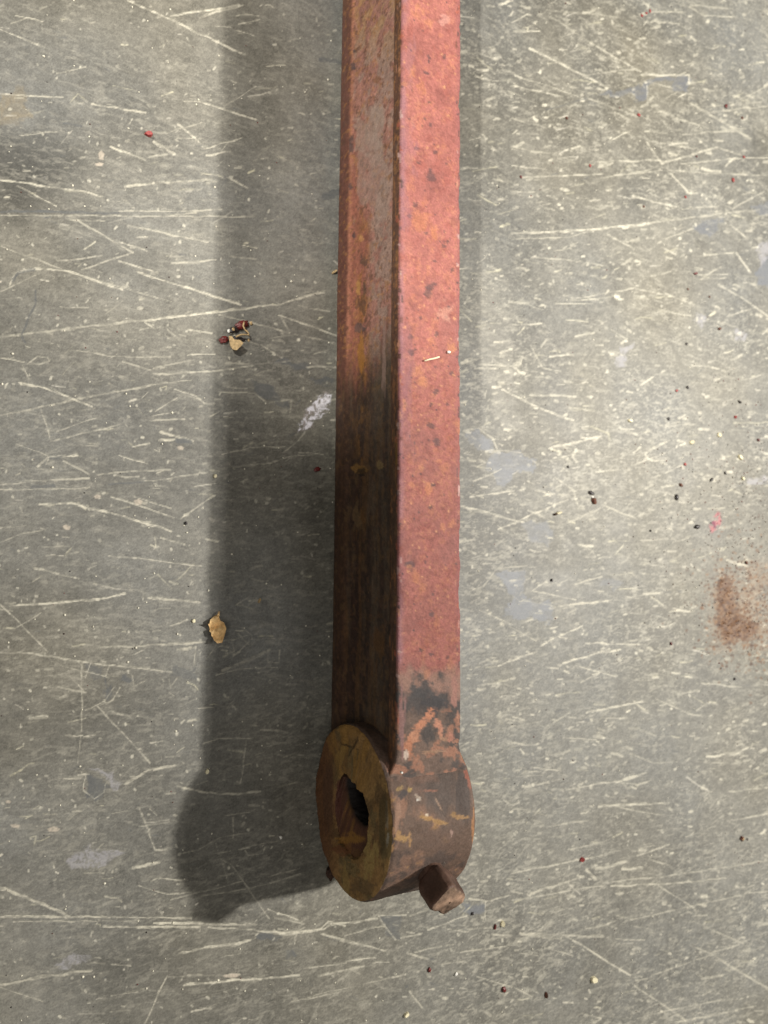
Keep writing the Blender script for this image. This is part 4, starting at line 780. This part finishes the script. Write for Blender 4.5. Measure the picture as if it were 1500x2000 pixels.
for i in range(len(lo)): bm.faces.new((lo[i], lo[(i + 1) % len(lo)], hi[(i + 1) % len(lo)], hi[i]))
mesh_bm('wood_flake', bm, M_TAN, cl_)
tube('curled_fibre', [tp(*z8([p])[0], .07, cl_.location) for p in [(590,378),(625,362),(660,362),(685,365),(678,345),(655,325),(643,300),(650,270)]], .011 * S, M_TAN, cl_)
# things lying on the bar
topz = 1 + HH
def on_bar(name, pts, wd, mat, label, cat, z=topz + .02):
    base = Vector(at(*pts[0], z)) * S
    o = tube(name, [Vector(at(x, y, z)) * S - base for x, y in pts], wd * S, mat, None); o.location = base; tag(o, label, cat); return o
on_bar('wood_splinter', [(829, 705), (838, 702), (848, 700), (858, 697)], [.013, .010, .008, .005] and .010, M_CREAM, 'thin pale wood splinter lying across the red top of the bar', 'splinter')
o = chip('white_flake', 876, 688, 9, 8, 20, M_WHITE, .02, 'tiny whitish flake on the red bar, right of the pale splinter', 'flake', z0=topz + .008)
o = chip('white_grain', 863, 1683, 6, 6, 0, M_WHITE, .03, 'bright white grain on the dark ring beside the screw', 'grain', z0=1.86)
o = chip('white_grain', 783, 1508, 5, 5, 0, M_WHITE, .03, 'bright white grain on the ring near its left rim under the bar', 'grain', z0=1.975)

# grit too small to count: one object
gv = []; gf = []; gc = []
def grit(px, py, size, c):
    p = at(px, py); k = 1 / 172.0; b = len(gv); r = size / 2 * k
    rx = r * rng.uniform(.7, 1.3); ry = r * rng.uniform(.7, 1.3); h = r * rng.uniform(.7, 1.2); a0 = rng.uniform(0, 6)
    for lev, (zz, sc) in enumerate(((0, 1.0), (h * .6, .95), (h, .5))):
        for i in range(6):
            a = a0 + i * math.pi / 3; j = rng.uniform(.8, 1.15)
            gv.append((p[0] + math.cos(a) * rx * sc * j, p[1] + math.sin(a) * ry * sc * j, zz)); gc.append((*c, .6))
    for lev in range(2):
        for i in range(6):
            j = (i + 1) % 6; gf.append((b + lev * 6 + i, b + lev * 6 + j, b + lev * 6 + 6 + j, b + lev * 6 + 6 + i))
    gf.append((b + 12, b + 13, b + 14, b + 15)); gf.append((b + 12, b + 15, b + 16, b + 17))
GC = [(.14, .02, .02), (.05, .03, .025), (.10, .045, .03), (.02, .015, .015)]
for i in range(520):
    x = 1500 - abs(rng.normal(0, 110)); y = rng.normal(1020, 150); grit(x, y, rng.uniform(1.6, 4.5), GC[rng.integers(4)])
for i in range(170): grit(rng.normal(1450, 50), rng.normal(1190, 55), rng.uniform(1.5, 4.0), [(.17, .07, .03), (.10, .045, .03), (.24, .11, .05)][rng.integers(3)])
for i in range(150): grit(rng.uniform(930, 1500), rng.uniform(0, 2000), rng.uniform(1.8, 4.2), GC[rng.integers(4)])
for i in range(60): grit(rng.uniform(0, 640), rng.uniform(0, 2000), rng.uniform(1.6, 3.2), GC[rng.integers(4)])
for i in range(420): grit(rng.uniform(0, 1500), rng.uniform(0, 2000), rng.uniform(1.8, 4.6), (.78, .74, .60))
for i in range(45): grit(rng.normal(1450, 30), rng.normal(1655, 25), rng.uniform(1.5, 3), GC[rng.integers(4)])
g = mesh_np('grit', np.array(gv) * S, np.array(gf), M_GRIT, None, np.array(gc), False)
g['kind'] = 'stuff'; g['label'] = 'fine dark, red and pale grit scattered over the scratched table'
